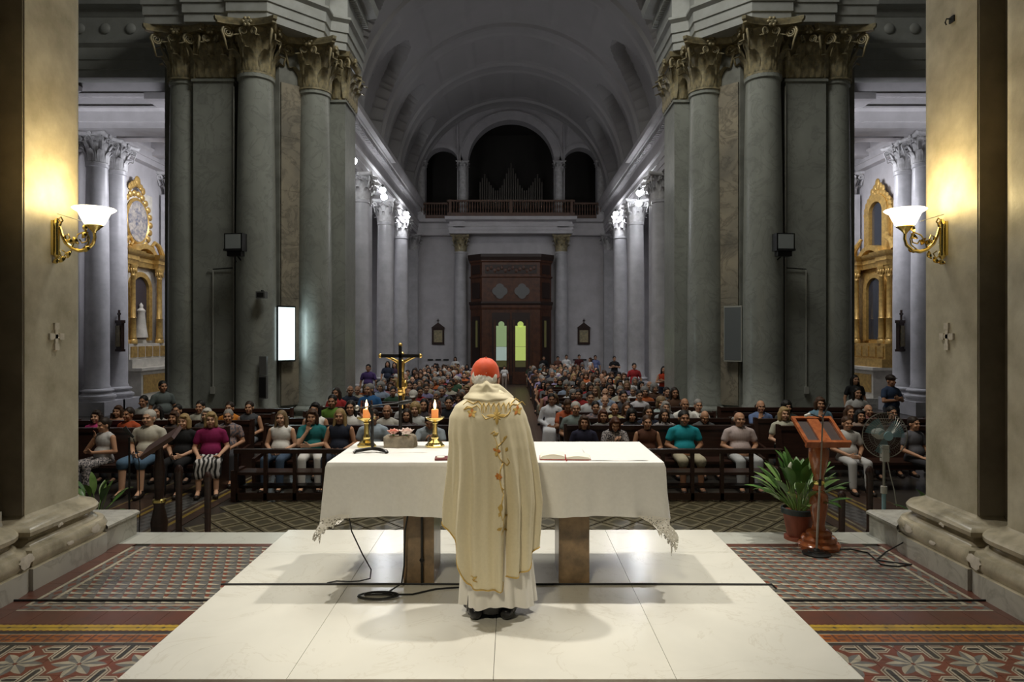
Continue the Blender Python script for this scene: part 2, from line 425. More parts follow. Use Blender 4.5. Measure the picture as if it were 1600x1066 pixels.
        return s.add(vs, fs)
    def map(s, fn): s.v = [tuple(fn(Vector(q))) for q in s.v]; return s
    def mesh(s, name, smooth=False):
        me = bpy.data.meshes.new(name); me.from_pydata(s.v, [], s.f)
        bm = bmesh.new(); bm.from_mesh(me); bmesh.ops.recalc_face_normals(bm, faces=bm.faces); bm.to_mesh(me); bm.free()
        if smooth:
            me.polygons.foreach_set('use_smooth', [True]*len(me.polygons))
            if smooth != 'all': me.set_sharp_from_angle(angle=R(40))
        return me
    def build(s, name, mat, parent=None, smooth=True, **kw):
        return put(name, s.mesh(name, smooth), mat, parent, **kw)
def tag(o, label=None, cat=None, group=None, kind=None):
    if label: o['label'] = label
    if cat: o['category'] = cat
    if group: o['group'] = group
    if kind: o['kind'] = kind
    return o
def put(name, me, mat=None, parent=None, loc=None, rot=None, label=None, cat=None, group=None, kind=None, color=None, scale=None):
    o = bpy.data.objects.new(name, me); COL.objects.link(o)
    if mat is not None and me is not None and not len(me.materials): me.materials.append(MATS[mat])
    if parent is not None: o.parent = parent
    if loc is not None: o.location = loc
    if rot is not None: o.rotation_euler = rot
    if scale is not None: o.scale = (scale,)*3 if isinstance(scale, (int, float)) else scale
    if color is not None: o.color = tuple(color) + (1,)
    return tag(o, label, cat, group, kind)
def thing(name, label, cat, loc=(0,0,0), rotz=0, group=None, kind=None):
    return put(name, None, None, None, loc, (0,0,rotz), label, cat, group, kind)
def struct(name, label=None, loc=None):
    return put(name, None, None, None, loc, None, label, None, None, 'structure')
AX = -0.06
def zn(y): return -0.59 - max(0.0, y-10)*0.0115       # nave floor falls gently towards the doors
def mir(sx):                                            # +1: right-hand copy of a left-hand shape
    return (lambda q: Vector((2*AX - q.x, q.y, q.z))) if sx > 0 else (lambda q: q)
def mx(x, sx): return 2*AX - x if sx > 0 else x

# ------------------------------------------------------------------ sanctuary floor
fl = struct('floor', 'patterned tile floor of the sanctuary with white marble edge')
MB().box(-6, 6, -1.0, 6.12, -0.30, -0.056).build('grout_bed', 'grout', fl, False)
def tiles(x0, x1, y0, y1, nx, ny, mat, top=-0.04, name='tile', parent=fl, gap=0.0012):
    dx = (x1-x0)/nx; dy = (y1-y0)/ny
    me = MB().box(gap, dx-gap, gap, dy-gap, -0.016, 0).mesh(name); me.materials.append(MATS[mat])
    for i in range(nx):
        for j in range(ny): put(name, me, None, parent, (x0+i*dx, y0+j*dy, top))
for xa, xb, sd in ((-3.50, -2.10, -1), (1.875, 3.40, 1)):
    ex, ix = (xa, xa+0.13) if sd < 0 else (xb, xb-0.08)     # plain rim beside the pier
    bx0, bx1 = (-3.37, -3.23) if sd < 0 else (3.13, 3.27)
    fx0, fx1 = (-3.23, -2.10) if sd < 0 else (1.875, 3.13)
    tiles(fx0, fx1, 4.80, 6.04, 6, 6, 'tile_field')
    tiles(bx0, bx1, 4.74, 6.04, 1, 6, 'tile_border_side')
    if sd < 0: tiles(-3.6, -3.37, 4.40, 6.12, 1, 7, 'tile_brown')
    else: tiles(3.27, 3.6, 4.40, 6.12, 1, 7, 'tile_brown')
    tiles(fx0, fx1, 6.04, 6.12, 6, 1, 'tile_greek' if False else 'tile_brown')
    tiles(min(fx0, bx0), max(fx1, bx1), 4.74, 4.80, 6, 1, 'tile_dark') if False else None
    q0, q1 = (-3.37, -2.10) if sd < 0 else (1.875, 3.27)
    tiles(q0, q1, 4.63, 4.74, 7, 1, 'tile_border')
    tiles(fx0, fx1, 4.74, 4.80, 6, 1, 'tile_field')
    w0, w1 = (-4.6, -2.10) if sd < 0 else (1.875, 4.5)
    c0, c1 = (-3.37, -2.10) if sd < 0 else (1.875, 3.27)
    tiles(c0, c1, 4.42, 4.63, 6, 1, 'tile_brown')
    tiles(w0, w1, 4.31, 4.42, 10, 1, 'tile_yellow')
    tiles(w0, w1, 4.275, 4.31, 10, 1, 'tile_dark')
    tiles(w0, w1, 4.15, 4.275, 10, 1, 'tile_greek')
    tiles(w0, w1, 4.115, 4.15, 10, 1, 'tile_dark')
    tiles(w0, w1, 3.02, 4.115, 13, 6, 'tile_star')
tiles(-2.10, 1.875, 3.02, 3.62, 20, 3, 'tile_star')
tiles(-4.6, 4.5, 6.12, 6.48, 7, 1, 'band_marble', name='edge_slab')
for k in range(3):
    MB().box(-6, 6, 6.10+k*0.28, 6.49+k*0.28, -0.60, -0.056-0.14*k if k else -0.057).build('step', 'step_marble', fl, False)
# marble platform of separate slabs
pf = struct('platform', 'low cream marble platform under the altar')
MB().box(-2.09, 1.865, 3.64, 6.41, -0.056, -0.012).build('platform_core', 'grout', pf, False)
MB().box(-2.10, 1.875, 3.63, 3.645, -0.04, -0.014).build('front_edge', 'platform_marble', pf, False)
XS = (-2.10, -1.20, -0.10, 0.875, 1.875); YS = (3.63, 5.0, 5.76, 6.42)
for i in range(4):
    for j in range(3):
        MB().box(XS[i]+.0015, XS[i+1]-.0015, YS[j]+.0015, YS[j+1]-.0015, -0.014, 0.0).build('marble_slab', 'platform_marble', pf, False)
MB().tube([(-2.13, 5.0, 0.006), (-1, 5.004, 0.008), (0, 4.996, 0.008), (1, 5.003, 0.008), (1.9, 4.995, 0.006), (1.93, 4.98, -0.02)], 0.008, 6).build(
    'floor_cable', 'black', label='black cable lying straight across the marble platform joint', cat='cable')
for a, b, nm in ((-3.7, -2.1, 'left'), (1.875, 3.6, 'right')):
    MB().tube([(a, 4.80, -0.033), ((a+b)/2, 4.797, -0.032), (b, 4.803, -0.034)], 0.007, 6).build(
        'floor_cable', 'black', label='thin black cable crossing the tiles on the %s of the platform' % nm, cat='cable')

# ------------------------------------------------------------------ nave and crossing floor
nf = struct('floor_nave', 'dim patterned tile floor of crossing and nave')
MB().add([(-15,6.6,-0.60),(15,6.6,-0.60),(15,10,-0.60),(-15,10,-0.60),(15,46,zn(46)-.01),(-15,46,zn(46)-.01)], [(0,1,2,3),(3,2,4,5)]).build('floor_bed', 'tile_dark', nf, False)
dm = MB().add([(-.215,0,-.008),(0,-.245,-.008),(.215,0,-.008),(0,.245,-.008),(-.215,0,0),(0,-.245,0),(.215,0,0),(0,.245,0)],
              [(0,3,2,1),(4,5,6,7),(0,1,5,4),(1,2,6,5),(2,3,7,6),(3,0,4,7)]).mesh('floor_tile'); dm.materials.append(MATS['tile_diamond'])
for i in range(-9, 9):
    for j in range(13, 20):
        for h in (0, .5):
            x = (i+.5+h)*0.46; y = (j+.5+h)*0.52
            if abs(x+.05) < 4.1 and y < 10.3: put('floor_tile', dm, None, nf, (x, y, zn(y)+0.0), None)
for k in range(27):
    y0 = 10.4+k*1.0
    MB().box(-.98, .78, y0+.003, y0+.997, zn(y0)-.02, zn(y0+1)+.004).build('aisle_slab', 'tile_aisle', nf, False)
for sx in (-1, 1):
    for k in range(12):
        y0 = 6.9+k*.6
        MB().box(*(sorted((mx(-5.6, sx), mx(-4.2, sx)))), y0+.002, y0+.598, zn(y0)-.012, zn(y0+.6)+0.002).build('border_tile', 'tile_nave_band', nf, False)

# ------------------------------------------------------------------ Corinthian parts
def leaf_mesh(h, wd, curl, name):
    def fn(u, v):
        t = v; ww = wd*(0.75+0.45*math.sin(PI*min(1, t*1.05))) * (1-.55*max(0, t-.75)/.25)
        x = (u-.5)*ww*(1+.06*math.sin(t*26)); z = h*(t if t < .82 else .82+.10*math.sin((t-.82)/.18*PI))
        out = .045+.10*wd*t+curl*max(0, (t-.45)/.55)**2.0 - abs(u-.5)*.25*wd + .016*math.cos((u-.5)*22)
        return (x, -out, z)
    mb = MB().grid(fn, 7, 9)
    n = len(mb.v); mb.v += [(x, y+.02, z) for x, y, z in mb.v[:n]]
    mb.f += [tuple(i+n for i in f[::-1]) for f in mb.f]
    return mb.mesh(name, 'all')
def volute_mesh(r, name):
    pts = []; rs = []
    for i in range(22):
        a = i/21*2.3*2*PI; q = r*(1-.83*i/21)
        pts.append((0, -q*math.cos(a), q*math.sin(a))); rs.append(r*.24*(1-.5*i/21))
    tail = [(0, -.1*r, -3.0*r), (0, -.5*r, -1.6*r)]
    return MB().tube(tail[::-1][1:]+[(0, -.45*r, -1.5*r)]+pts, [r*.16, r*.2]+rs, 6).mesh(name, 'all')
def cap_parts(D, H):
    """meshes of a Corinthian capital for a shaft of diameter D, height H"""
    r = D*.43
    bell = MB().lathe([(r*1.0, 0), (r*1.10, .0), (r*1.10, .04*H), (r*.92, .06*H), (r*.86, .55*H), (r*1.0, .80*H), (r*1.25, .88*H), (r*.5, .88*H)], 20).mesh('bell', True)
    def ab(k, z):
        pts = []
        A = D*.76*k
        for s in range(4):
            for i in range(9):
                t = i/8; x = (-1+2*t)*A*.92; y = -A*(.96-.22*math.sin(PI*t))
                if i == 0: x = -A*.90; y = -A*.99
                if i == 8: x = A*.90; y = -A*.99
                c, sn = math.cos(s*PI/2), math.sin(s*PI/2)
                pts.append((x*c-y*sn, x*sn+y*c, z))
        return pts
    lv = [(1.0, .88*H), (1.0, .91*H), (1.05, .94*H), (1.06, 1.0*H)]
    mb = MB(); n = 36
    for k, z in lv: mb.v += ab(k, z)
    mb.f = [(j*n+i, j*n+(i+1)%n, (j+1)*n+(i+1)%n, (j+1)*n+i) for j in range(3) for i in range(n)] + [tuple(range(n))[::-1], tuple(3*n+i for i in range(n))]
    abacus = mb.mesh('abacus', True)
    l1 = leaf_mesh(.44*H, .235*D, .27*D, 'leaf'); l2 = leaf_mesh(.72*H, .215*D, .31*D, 'leaf')
    vol = volute_mesh(.115*H, 'volute'); hel = volute_mesh(.075*H, 'volute')
    ros = MB().ell((0,0,0), (.10*D,.06*D,.10*D), 10)
    for i in range(6):
        a = i*PI/3; ros.ell((.09*D*math.cos(a), -.03*D, .09*D*math.sin(a)), (.05*D,.035*D,.05*D), 8)
    return dict(bell=bell, abacus=abacus, l1=l1, l2=l2, vol=vol, hel=hel, ros=ros.mesh('rosette', 'all'), r=r, D=D, H=H)
def place_cap(cp, parent, loc, mat, rot=0.0, joined=None, sides=(0,1,2,3)):
    """capital: one part with sub-parts, or one joined mesh when it shows small"""
    items = [(cp['bell'], Matrix.Identity(4), 'bell'), (cp['abacus'], Matrix.Identity(4), 'abacus')]
    r, H, D = cp['r'], cp['H'], cp['D']
    for i in range(8):
        a = i*PI/4
        items.append((cp['l1'], Matrix.Rotation(a, 4, 'Z') @ Matrix.Translation((0, -r*.97, .05*H)), 'leaf'))
        items.append((cp['l2'], Matrix.Rotation(a+PI/8, 4, 'Z') @ Matrix.Translation((0, -r*.95, .05*H)), 'leaf'))
    for i in range(4):
        items.append((cp['vol'], Matrix.Rotation(i*PI/2+PI/4, 4, 'Z') @ Matrix.Translation((0, -D*.74, .76*H)), 'volute'))
        items.append((cp['ros'], Matrix.Rotation(i*PI/2, 4, 'Z') @ Matrix.Translation((0, -D*.60, .93*H)), 'rosette'))
        for e in (-1, 1):
            items.append((cp['hel'], Matrix.Rotation(i*PI/2+e*.24, 4, 'Z') @ Matrix.Translation((0, -D*.55, .78*H)) @ Matrix.Rotation(e*.9, 4, 'Z'), 'volute'))
    if joined is not None:
        if joined.get('me') is None:
            mb = MB()
            for me, M, nm in items: mb.add([M @ v.co for v in me.vertices], [tuple(p.vertices) for p in me.polygons])
            joined['me'] = mb.mesh('capital', 'all')
        return put('capital', joined['me'], mat, parent, loc, (0,0,rot))
    root = put('capital', None, None, parent, loc, (0,0,rot))
    for me, M, nm in items:
        o = put(nm, me, mat, root); o.matrix_local = M
    return root
def shaft_prof(r, z0, z1):
    h = z1-z0; out = []
    for i in range(9):
        t = i/8; out.append((r*(1-.14*max(0, t-.3)**1.6/.7**1.6), z0+h*t))
    rt = out[-1][0]
    return [(r*1.07, z0), (r*1.07, z0+.05)] + [(a, b) for a, b in out[0:1] if False] + [(r, z0+.09)] + out[1:-1] + [(rt, z1-.12), (rt*1.09, z1-.09), (rt*1.09, z1)]
def base_prof(r, z0, h):
    k = [(1.42, 0), (1.42, .18), (1.50, .22), (1.54, .33), (1.50, .44), (1.38, .48), (1.36, .52), (1.20, .58), (1.16, .66), (1.22, .72), (1.32, .74), (1.36, .82), (1.32, .90), (1.18, .93), (1.10, 1.0)]
    return [(r*a, z0+h*b) for a, b in k]

# ------------------------------------------------------------------ near piers (lit by the sconces)
def near_pier(sx):
    nm = 'left' if sx < 0 else 'right'
    face = -3.72; ys = (3.2, 5.0, 5.21, 5.97)
    root = struct('pier_near_'+nm, 'cream plastered pier with moulded stone base on the %s of the sanctuary' % nm)
    m = mir(sx) if sx < 0 else (lambda q: Vector((-q.x-.17, q.y, q.z)))
    def rc(x, y0, y1, dep, r=.16):       # plan outline of a pilaster with a rounded far corner, travelling +Y on its inner face
        pts = [(x-dep, y0), (x, y0)]
        for i in range(7):
            a = i/6*PI/2; pts.append((x-r+r*math.cos(a), y1-r+r*math.sin(a)))
        return pts + [(x-dep, y1)]
    top = 11.0
    for y0, y1 in ((5.21, 5.97), (3.2, 5.0)):
        path = rc(face, y0, y1, .8)
        MB().sweep(path, [(0, .40), (0, top)]).map(m).build('pilaster_shaft', 'pier_plaster', root)
        prof = [(.22,-.04),(.22,.12),(.19,.125),(.21,.16),(.215,.20),(.19,.245),(.14,.255),(.13,.27),(.10,.285),(.09,.305),(.12,.32),(.145,.335),(.15,.365),(.125,.395),(.07,.405),(.055,.42),(.02,.43),(0,.455)]
        lo = MB().sweep(path, prof[:2]+[(.0,.12)]).map(m).build('plinth', 'step_marble', root)
        MB().sweep(path, prof[1:]).map(m).build('base_moulding', 'base_stone', root)
        MB().sweep(path, [(.01, top-.1), (.01, top), (-.7, top)]).map(m).build('shaft_top', 'pier_plaster', root)
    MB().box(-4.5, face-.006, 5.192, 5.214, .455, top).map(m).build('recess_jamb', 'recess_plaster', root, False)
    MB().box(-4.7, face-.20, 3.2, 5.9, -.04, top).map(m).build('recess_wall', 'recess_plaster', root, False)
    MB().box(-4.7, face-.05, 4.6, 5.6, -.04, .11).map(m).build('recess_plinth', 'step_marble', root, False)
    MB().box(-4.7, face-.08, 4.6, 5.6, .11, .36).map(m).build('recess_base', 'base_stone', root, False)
    # worn patches where the plaster has come off the base
    for (y, z, a, b) in ((5.75, .20, .085, .032), (5.42, .18, .05, .02), (4.93, .20, .10, .05), (5.3, .36, .04, .02)):
        mb = MB()
        n = 14; vs = [(face+.222, y, z)]
        for i in range(n):
            q = .65+.5*noise.noise((math.cos(2*PI*i/n)*1.5+y*3, math.sin(2*PI*i/n)*1.5, z*9))
            vs.append((face+.217, y+a*q*math.cos(2*PI*i/n)*1.3, z+b*q*math.sin(2*PI*i/n)*1.3))
        mb.add(vs, [(0, 1+i, 1+(i+1) % n) for i in range(n)])
        mb.map(m).build('worn_patch', 'worn_plaster', root)
    bl = MB().box(-4.9, -3.53, 5.93, 6.42, -.04, .19).map(m).build('step_block', 'step_marble', root, False)
    MB().sweep([(-3.53,5.93),(-3.53,6.42),(-4.9,6.42)], [(0,.19),(.02,.17),(.02,.15),(0,.14)]).map(m).build('block_lip', 'step_marble', root)
    # small white cross fixed to the pilaster
    y = 5.56; z = 1.82
    c = MB().box(face, face+.014, y-.017, y+.017, z-.085, z+.085).box(face, face+.014, y-.06, y+.06, z-.017, z+.017)
    for dy, dz in ((-.06,0),(.06,0),(0,.085),(0,-.085)): c.box(face, face+.018, y+dy-.026, y+dy+.026, z+dz-.026, z+dz+.026)
    c.map(m).build('wall_cross', 'worn_plaster', label='small pale consecration cross on the %s near pier' % nm, cat='cross')
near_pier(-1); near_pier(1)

# ------------------------------------------------------------------ crossing piers
capL = cap_parts(.96, 1.24); capN = cap_parts(.70, .96); capS = cap_parts(.5, .55)
ZC = 9.46                                         # top of the great capitals
def great_column(x, y, sx, label, r=.48, half=False, cat='column'):
    X = mx(x, sx); z0 = zn(y)
    root = thing('great_column', label, cat, (X, y, z0), 0, 'great columns of the crossing piers')
    MB().box(-r*1.5, r*1.5, -r*1.5, r*1.5, 0, .12).build('plinth', 'step_marble', root, False)
    MB().lathe(base_prof(r, .12, .56), 32).build('base', 'column_marble', root)
    MB().lathe(shaft_prof(r, .68, ZC-1.24-z0), 32).build('shaft', 'column_marble', root)
    place_cap(capL, root, (0, 0, ZC-1.24-z0), 'bronze_leaf', R(0 if half else 0))
    return root
def crossing_pier(sx):
    nm = 'left' if sx < 0 else 'right'; m = mir(sx)
    root = struct('pier_crossing_'+nm, 'dark grey marble crossing pier on the %s' % nm)
    z0 = zn(17)
    core = [(-8.9,20.2),(-8.9,17.5),(-6.25,17.5),(-5.95,17.45),(-5.02,18.35),(-5.02,20.2)]
    MB().prism(core, z0, 11.5).map(m).build('pier_core', 'pier_dark', root, False)
    # marble facing of the canted side
    d = Vector((1.0, .97)).normalized(); n2 = Vector((d.y, -d.x)); a = Vector((-5.93, 17.47)); 
    for k in range(6):
        zz0 = z0+.7+k*1.38; zz1 = zz0+1.375
        b = a + d*1.26
        q = [a - n2*.0, b - n2*.0, b + n2*.06, a + n2*.06]
        MB().prism([(v.x, v.y) for v in q], zz0, zz1).map(m).build('marble_panel', 'panel_marble', root, False)
    # flat pilaster facing the sanctuary, narrow pilaster facing the nave
    for (x0, x1, y0, y1, tag_) in ((-7.93, -6.93, 16.98, 17.6, 'f'), (-5.0, -4.52, 18.5, 19.7, 'n')):
        path = [(x0, y1), (x0, y0), (x1, y0), (x1, y1)]
        MB().sweep(path, [(0, z0+.66), (0, ZC-1.24)]).map(m).build('pilaster_shaft', 'column_marble', root, False)
        MB().sweep(path, [(.02, ZC-1.33), (.04, ZC-1.32), (.04, ZC-1.26), (.0, ZC-1.24)]).map(m).build('astragal', 'column_marble', root)
        pr = base_prof(1, z0+.12, .56)
        MB().sweep(path, [(.21, z0), (.21, z0+.12)]+[((o-1)*.42, z) for o, z in pr]).map(m).build('pilaster_base', 'column_marble', root)
        cx = (x0+x1)/2; cy = (y0 + (.0 if tag_ == 'f' else .45))
        cr = put('capital', None, None, root)
        W = (x1-x0)/2 if tag_ == 'f' else .24
        MB().box(x0, x1, y0, y1, ZC-1.24, ZC-.14).map(m).build('bell', 'bronze_leaf', cr, False)
        MB().sweep([(x0, y1), (x0, y0), (x1, y0), (x1, y1)], [(.05, ZC-.16), (.14, ZC-.12), (.16, ZC-.05), (.17, ZC), (0, ZC)]).map(m).build('abacus', 'bronze_leaf', cr)
        def pl(me, x, y, z, rz):
            o = put('leaf' if me.name.startswith('leaf') else ('volute' if me.name.startswith('vol') else 'rosette'), me, 'bronze_leaf', cr)
            o.matrix_local = Matrix.Translation(m(Vector((x, y, z)))) @ Matrix.Rotation(rz if sx < 0 else -rz, 4, 'Z')
        nfr = 3 if tag_ == 'f' else 1
        for i in range(nfr):
            x = x0+(i+.5)*(x1-x0)/nfr
            pl(capL['l1'], x, y0, ZC-1.22, 0)
        for i in range(nfr+1):
            x = x0+i*(x1-x0)/nfr
            pl(capL['l2'], x, y0, ZC-1.22, 0 if 0 < i < nfr else (-.6 if i == 0 else .6))
        pl(capL['vol'], x0-.06, y0-.08, ZC-.30, -PI/4); pl(capL['vol'], x1+.06, y0-.08, ZC-.30, PI/4)
        pl(capL['ros'], cx, y0-.16, ZC-.09, 0)
        for e in (-1, 1): pl(capL['hel'], cx+e*.12, y0-.12, ZC-.30, e*1.0)
        if tag_ == 'n':
            for i in range(3):
                yy = y0+.2+i*.4
                pl(capL['l1'], x1, yy, ZC-1.22, PI/2); pl(capL['l2'], x1, yy+.2, ZC-1.22, PI/2)
            pl(capL['vol'], x1+.06, y1-.1, ZC-.30, PI*.7); pl(capL['ros'], x1+.16, cy, ZC-.09, PI/2)
    # entablature that follows the pier
    path = [(-9.0,20.2),(-9.0,16.72),(-7.98,16.72),(-7.98,16.60),(-6.88,16.60),(-6.88,16.52),(-5.93,16.52),(-4.86,17.62),(-4.86,18.1),(-4.44,18.3),(-4.44,20.2)]
    pr = [(-.6,ZC),(0,ZC),(0,ZC+.20),(.035,ZC+.21),(.035,ZC+.44),(.07,ZC+.45),(.07,ZC+.70),(.15,ZC+.78),(.15,ZC+.84),(.04,ZC+.86),(.04,ZC+1.5),(.12,ZC+1.55),(.16,ZC+1.7),(.45,ZC+1.74),(.5,ZC+1.95),(-.6,ZC+2.0)]
    MB().sweep(path, pr).map(m).build('entablature', 'grey_entablature', root)
    de = MB()
    for i in range(16): de.box(-4.44, -4.24, 18.35+i*.115, 18.42+i*.115, ZC+1.42, ZC+1.60)
    de.map(m).build('dentils', 'grey_entablature', root, False)
    # beam running from the pier across the mouth of the transept aisle
    pb = [(0,0),(0,.22),(.04,.23),(.04,.50),(.08,.51),(.08,.85),(.18,.95),(.18,1.05),(.05,1.08),(.05,1.75),(.10,1.8),(.16,1.95),(.38,2.0),(.42,2.2),(.42,2.6)]
    MB().sweep([(-16,20.2),(-8.8,20.2)], [(-.40,ZC)]+[(o, ZC+z) for o, z in pb]+[(-.40,ZC+2.6)]).map(m).build('transept_beam', 'grey_entablature', root)
    ro = MB()
    for i in range(9): ro.ell((-15+i*.75, 20.13, ZC+1.42), (.16,.07,.16), 10)
    ro.map(m).build('frieze_rosettes', 'grey_entablature', root)
    great_column(-6.37, 17.0, sx, 'grey marble column with bronze leaf capital behind the floodlight on the %s crossing pier' % nm)
    great_column(-5.24, 18.1, sx, 'grey marble column nearest the nave on the %s crossing pier' % nm, .46)
    great_column(-8.30, 17.42, sx, 'engaged grey marble column at the outer edge of the %s crossing pier' % nm, .44, True)
crossing_pier(-1); crossing_pier(1)

# ------------------------------------------------------------------ nave arcade
ZN = 7.70; jn = {}
NY = (24.9, 29.8, 34.1)
sh = {}
def nave_column(x, y, sx, label, square=False, zt=ZN, r=.36, grp='columns of the nave arcade', cat='column', D=None, mat='nave_stone', plinth=.45):
    X = mx(x, sx); z0 = zn(y); H = zt-z0
    root = thing('nave_column', label, cat, (X, y, z0), 0, grp)
    if square:
        s = r*.82
        MB().box(-s*1.35, s*1.35, -s*1.35, s*1.35, 0, plinth+.1).box(-s*1.2, s*1.2, -s*1.2, s*1.2, plinth+.1, plinth+.32).build('base', mat, root, False)
        MB().box(-s, s, -s, s, plinth+.32, H-.90).build('shaft', mat, root, False)
    else:
        MB().box(-r*1.6, r*1.6, -r*1.6, r*1.6, 0, plinth).build('plinth', mat, root, False)
        MB().lathe(base_prof(r, plinth, .40), 28).build('base', mat, root)
        MB().lathe(shaft_prof(r, plinth+.40, H-.96), 28).build('shaft', mat, root)
    place_cap(capN, root, (0,0,H-.96), 'nave_capital', 0, jn)
    return root
ordn = ('first', 'second', 'third')
for sx in (-1, 1):
    nm = 'left' if sx < 0 else 'right'; m = mir(sx)
    for i, y in enumerate(NY):
        nave_column(-5.54, y, sx, '%s free column of the %s nave arcade counted from the altar' % (ordn[i], nm))
        nave_column(-5.66, y+.98, sx, 'square pilaster behind the %s column of the %s nave arcade' % (ordn[i], nm), True, cat='pilaster', grp='pilasters of the nave arcade')
    nave_column(-5.75, 39.75, sx, 'corner pilaster against the end wall on the %s' % nm, True, cat='pilaster', grp='pilasters of the nave arcade')
    en = struct('entablature_'+nm, 'white moulded entablature along the %s side of the nave' % nm)
    pr = [(-.5,ZN),(.12,ZN),(.12,ZN+.17),(.15,ZN+.18),(.15,ZN+.38),(.19,ZN+.39),(.19,ZN+.60),(.26,ZN+.66),(.26,ZN+.72),(.14,ZN+.74),(.14,ZN+1.25),(.20,ZN+1.30),(.22,ZN+1.42),(.40,ZN+1.50),(.44,ZN+1.62),(.50,ZN+1.78),(.50,ZN+1.90),(-.5,ZN+1.95)]
    pth = [(-5.60,19.8),(-5.60,40.0)]
    MB().sweep(pth, pr).map(m).build('mouldings', 'wall_white', en)
    d = MB()
    for k in range(96): d.box(-5.40, -5.24, 19.9+k*.21, 20.02+k*.21, ZN+1.30, ZN+1.46)
    d.map(m).build('dentils', 'wall_white', en, False, kind='stuff')
    al = struct('wall_aisle_'+nm, 'pale side wall of the nave aisle on the %s' % nm)
    MB().box(-10.9, -10.6, 28.5, 41, -1.2, 9.0).map(m).build('wall_face', 'wall_white', al, False)
    for k in range(4): MB().box(-10.62, -10.45, 29+k*3, 29.6+k*3, -1.2, 8.2).map(m).build('wall_pilaster', 'nave_stone', al, False)
    MB().box(-11, -6.1, 40.3, 40.6, -1.2, 9.0).map(m).build('wall_end_face', 'wall_white', al, False)
    MB().box(-11, -5.6, 20.4, 41, 8.9, 9.1).map(m).build('ceiling_aisle_'+nm, 'wall_white', None, False, kind='structure')
# small spotlights clipped beside the nave capitals
for sx, x, y, z, aim, pw, lb in ((-1,-5.10,21.9,7.42,(-5.4,25,6.6),60,'bright spotlight nearest the left crossing pier'), (-1,-5.10,26.9,7.55,(-5.5,29.9,6.8),75,'bright spotlight before the second left nave capital'),
        (-1,-5.12,27.3,7.36,(-5.5,30,7),30,'smaller lower spotlight before the second left nave capital'), (-1,-5.15,33.2,7.75,(-5.5,34.2,7.0),70,'bright spotlight over the third left nave capital'),
        (1,5.08,27.2,7.5,(5.4,30,6.8),75,'bright spotlight before the second right nave capital'), (1,5.2,28.0,7.25,(5.5,30,7),30,'smaller lower spotlight before the second right nave capital'), (1,5.05,33.2,7.75,(5.4,34.2,7.0),70,'bright spotlight over the third right nave capital')):
    t = thing('spotlight', lb, 'spotlight', (x, y, z), 0, 'spotlights of the nave')
    q = (Vector(aim)-Vector((x,y,z))).to_track_quat('-Z','Y').to_matrix()
    MB().lathe([(.03,.12),(.05,.11),(.055,.0),(.05,-.02)], 14, (0,0,.10)).build('housing', 'black', t)
    MB().ell((0,0,0), (.13,.13,.09), 12, M=q.to_4x4()).build('lens', 'spot_glow', t)
    MB().tube([(0,0,.15), (sx*.2,0,.15+.5*max(.05, ZN+.12-z-.15)), (sx*.45,0,max(.2, ZN+.12-z))], .012, 6).build('arm', 'black', t)
    d = (Vector(aim)-Vector((x,y,z))).normalized()
    lamp('SPOT', 'spotlight_beam', Vector((x,y,z))+d*.16, pw*0.5, COOL, aim, .06, 95, .8)

# ------------------------------------------------------------------ barrel vault
RV = 5.60; ZV = 9.62
ribs = (20.0, 24.9, 29.8, 34.1, 39.2)
def vr(y, th):
    t = min(th, PI-th)*RV; r = RV
    for b in ribs:
        if abs(y-b) < .55: return RV-.12 + (.05 if abs(y-b) < .30 and .9 < t < 4.2 or abs(y-b) < .3 and t > 5 else 0)
    for a, b in zip(ribs, ribs[1:]):
        if a < y < b:
            c = (a+b)/2; h = (b-a)/2-.75
            if t < 4.3 and abs(y-c) < h*math.sqrt(max(0, 1-(t/4.3)**2)): return RV+.55
            if t > 5.0 and abs(y-c) < h: 
                tt = th*RV
                for k in range(4):
                    if 5.2+k*1.85 < tt < 6.75+k*1.85: return RV+.05
    return r
ys = [19.6+.1*i for i in range(205)]
def vf(u, v):
    th = u*PI; y = 19.6+v*20.5; r = vr(y, th)
    return (AX-r*math.cos(th), y, ZV+r*math.sin(th))
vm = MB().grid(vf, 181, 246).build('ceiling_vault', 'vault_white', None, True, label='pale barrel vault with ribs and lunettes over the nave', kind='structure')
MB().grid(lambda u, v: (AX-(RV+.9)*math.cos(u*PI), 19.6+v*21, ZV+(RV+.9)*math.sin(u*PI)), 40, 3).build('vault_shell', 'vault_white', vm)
# arch where the crossing opens to the nave
ar = struct('arch_crossing', 'white arch where the crossing opens to the nave')
mb = MB()
def archring(mb, cx, cz, r0, r1, y0, y1, n=40, a0=0, a1=PI):
    vs = []
    for i in range(n+1):
        a = a0+(a1-a0)*i/n; c, s_ = -math.cos(a), math.sin(a)
        vs += [(cx+r0*c, y0, cz+r0*s_), (cx+r1*c, y0, cz+r1*s_), (cx+r1*c, y1, cz+r1*s_), (cx+r0*c, y1, cz+r0*s_)]
    fs = []
    for i in range(n):
        for k in range(4): fs.append((i*4+k, i*4+(k+1)%4, i*4+4+(k+1)%4, i*4+4+k))
    fs += [(0,1,2,3), (n*4+3, n*4+2, n*4+1, n*4)]
    return mb.add(vs, fs)
archring(mb, AX, ZC+2.0, 4.4, 6.6, 18.2, 19.9, 40).build('arch_band', 'wall_white', ar)

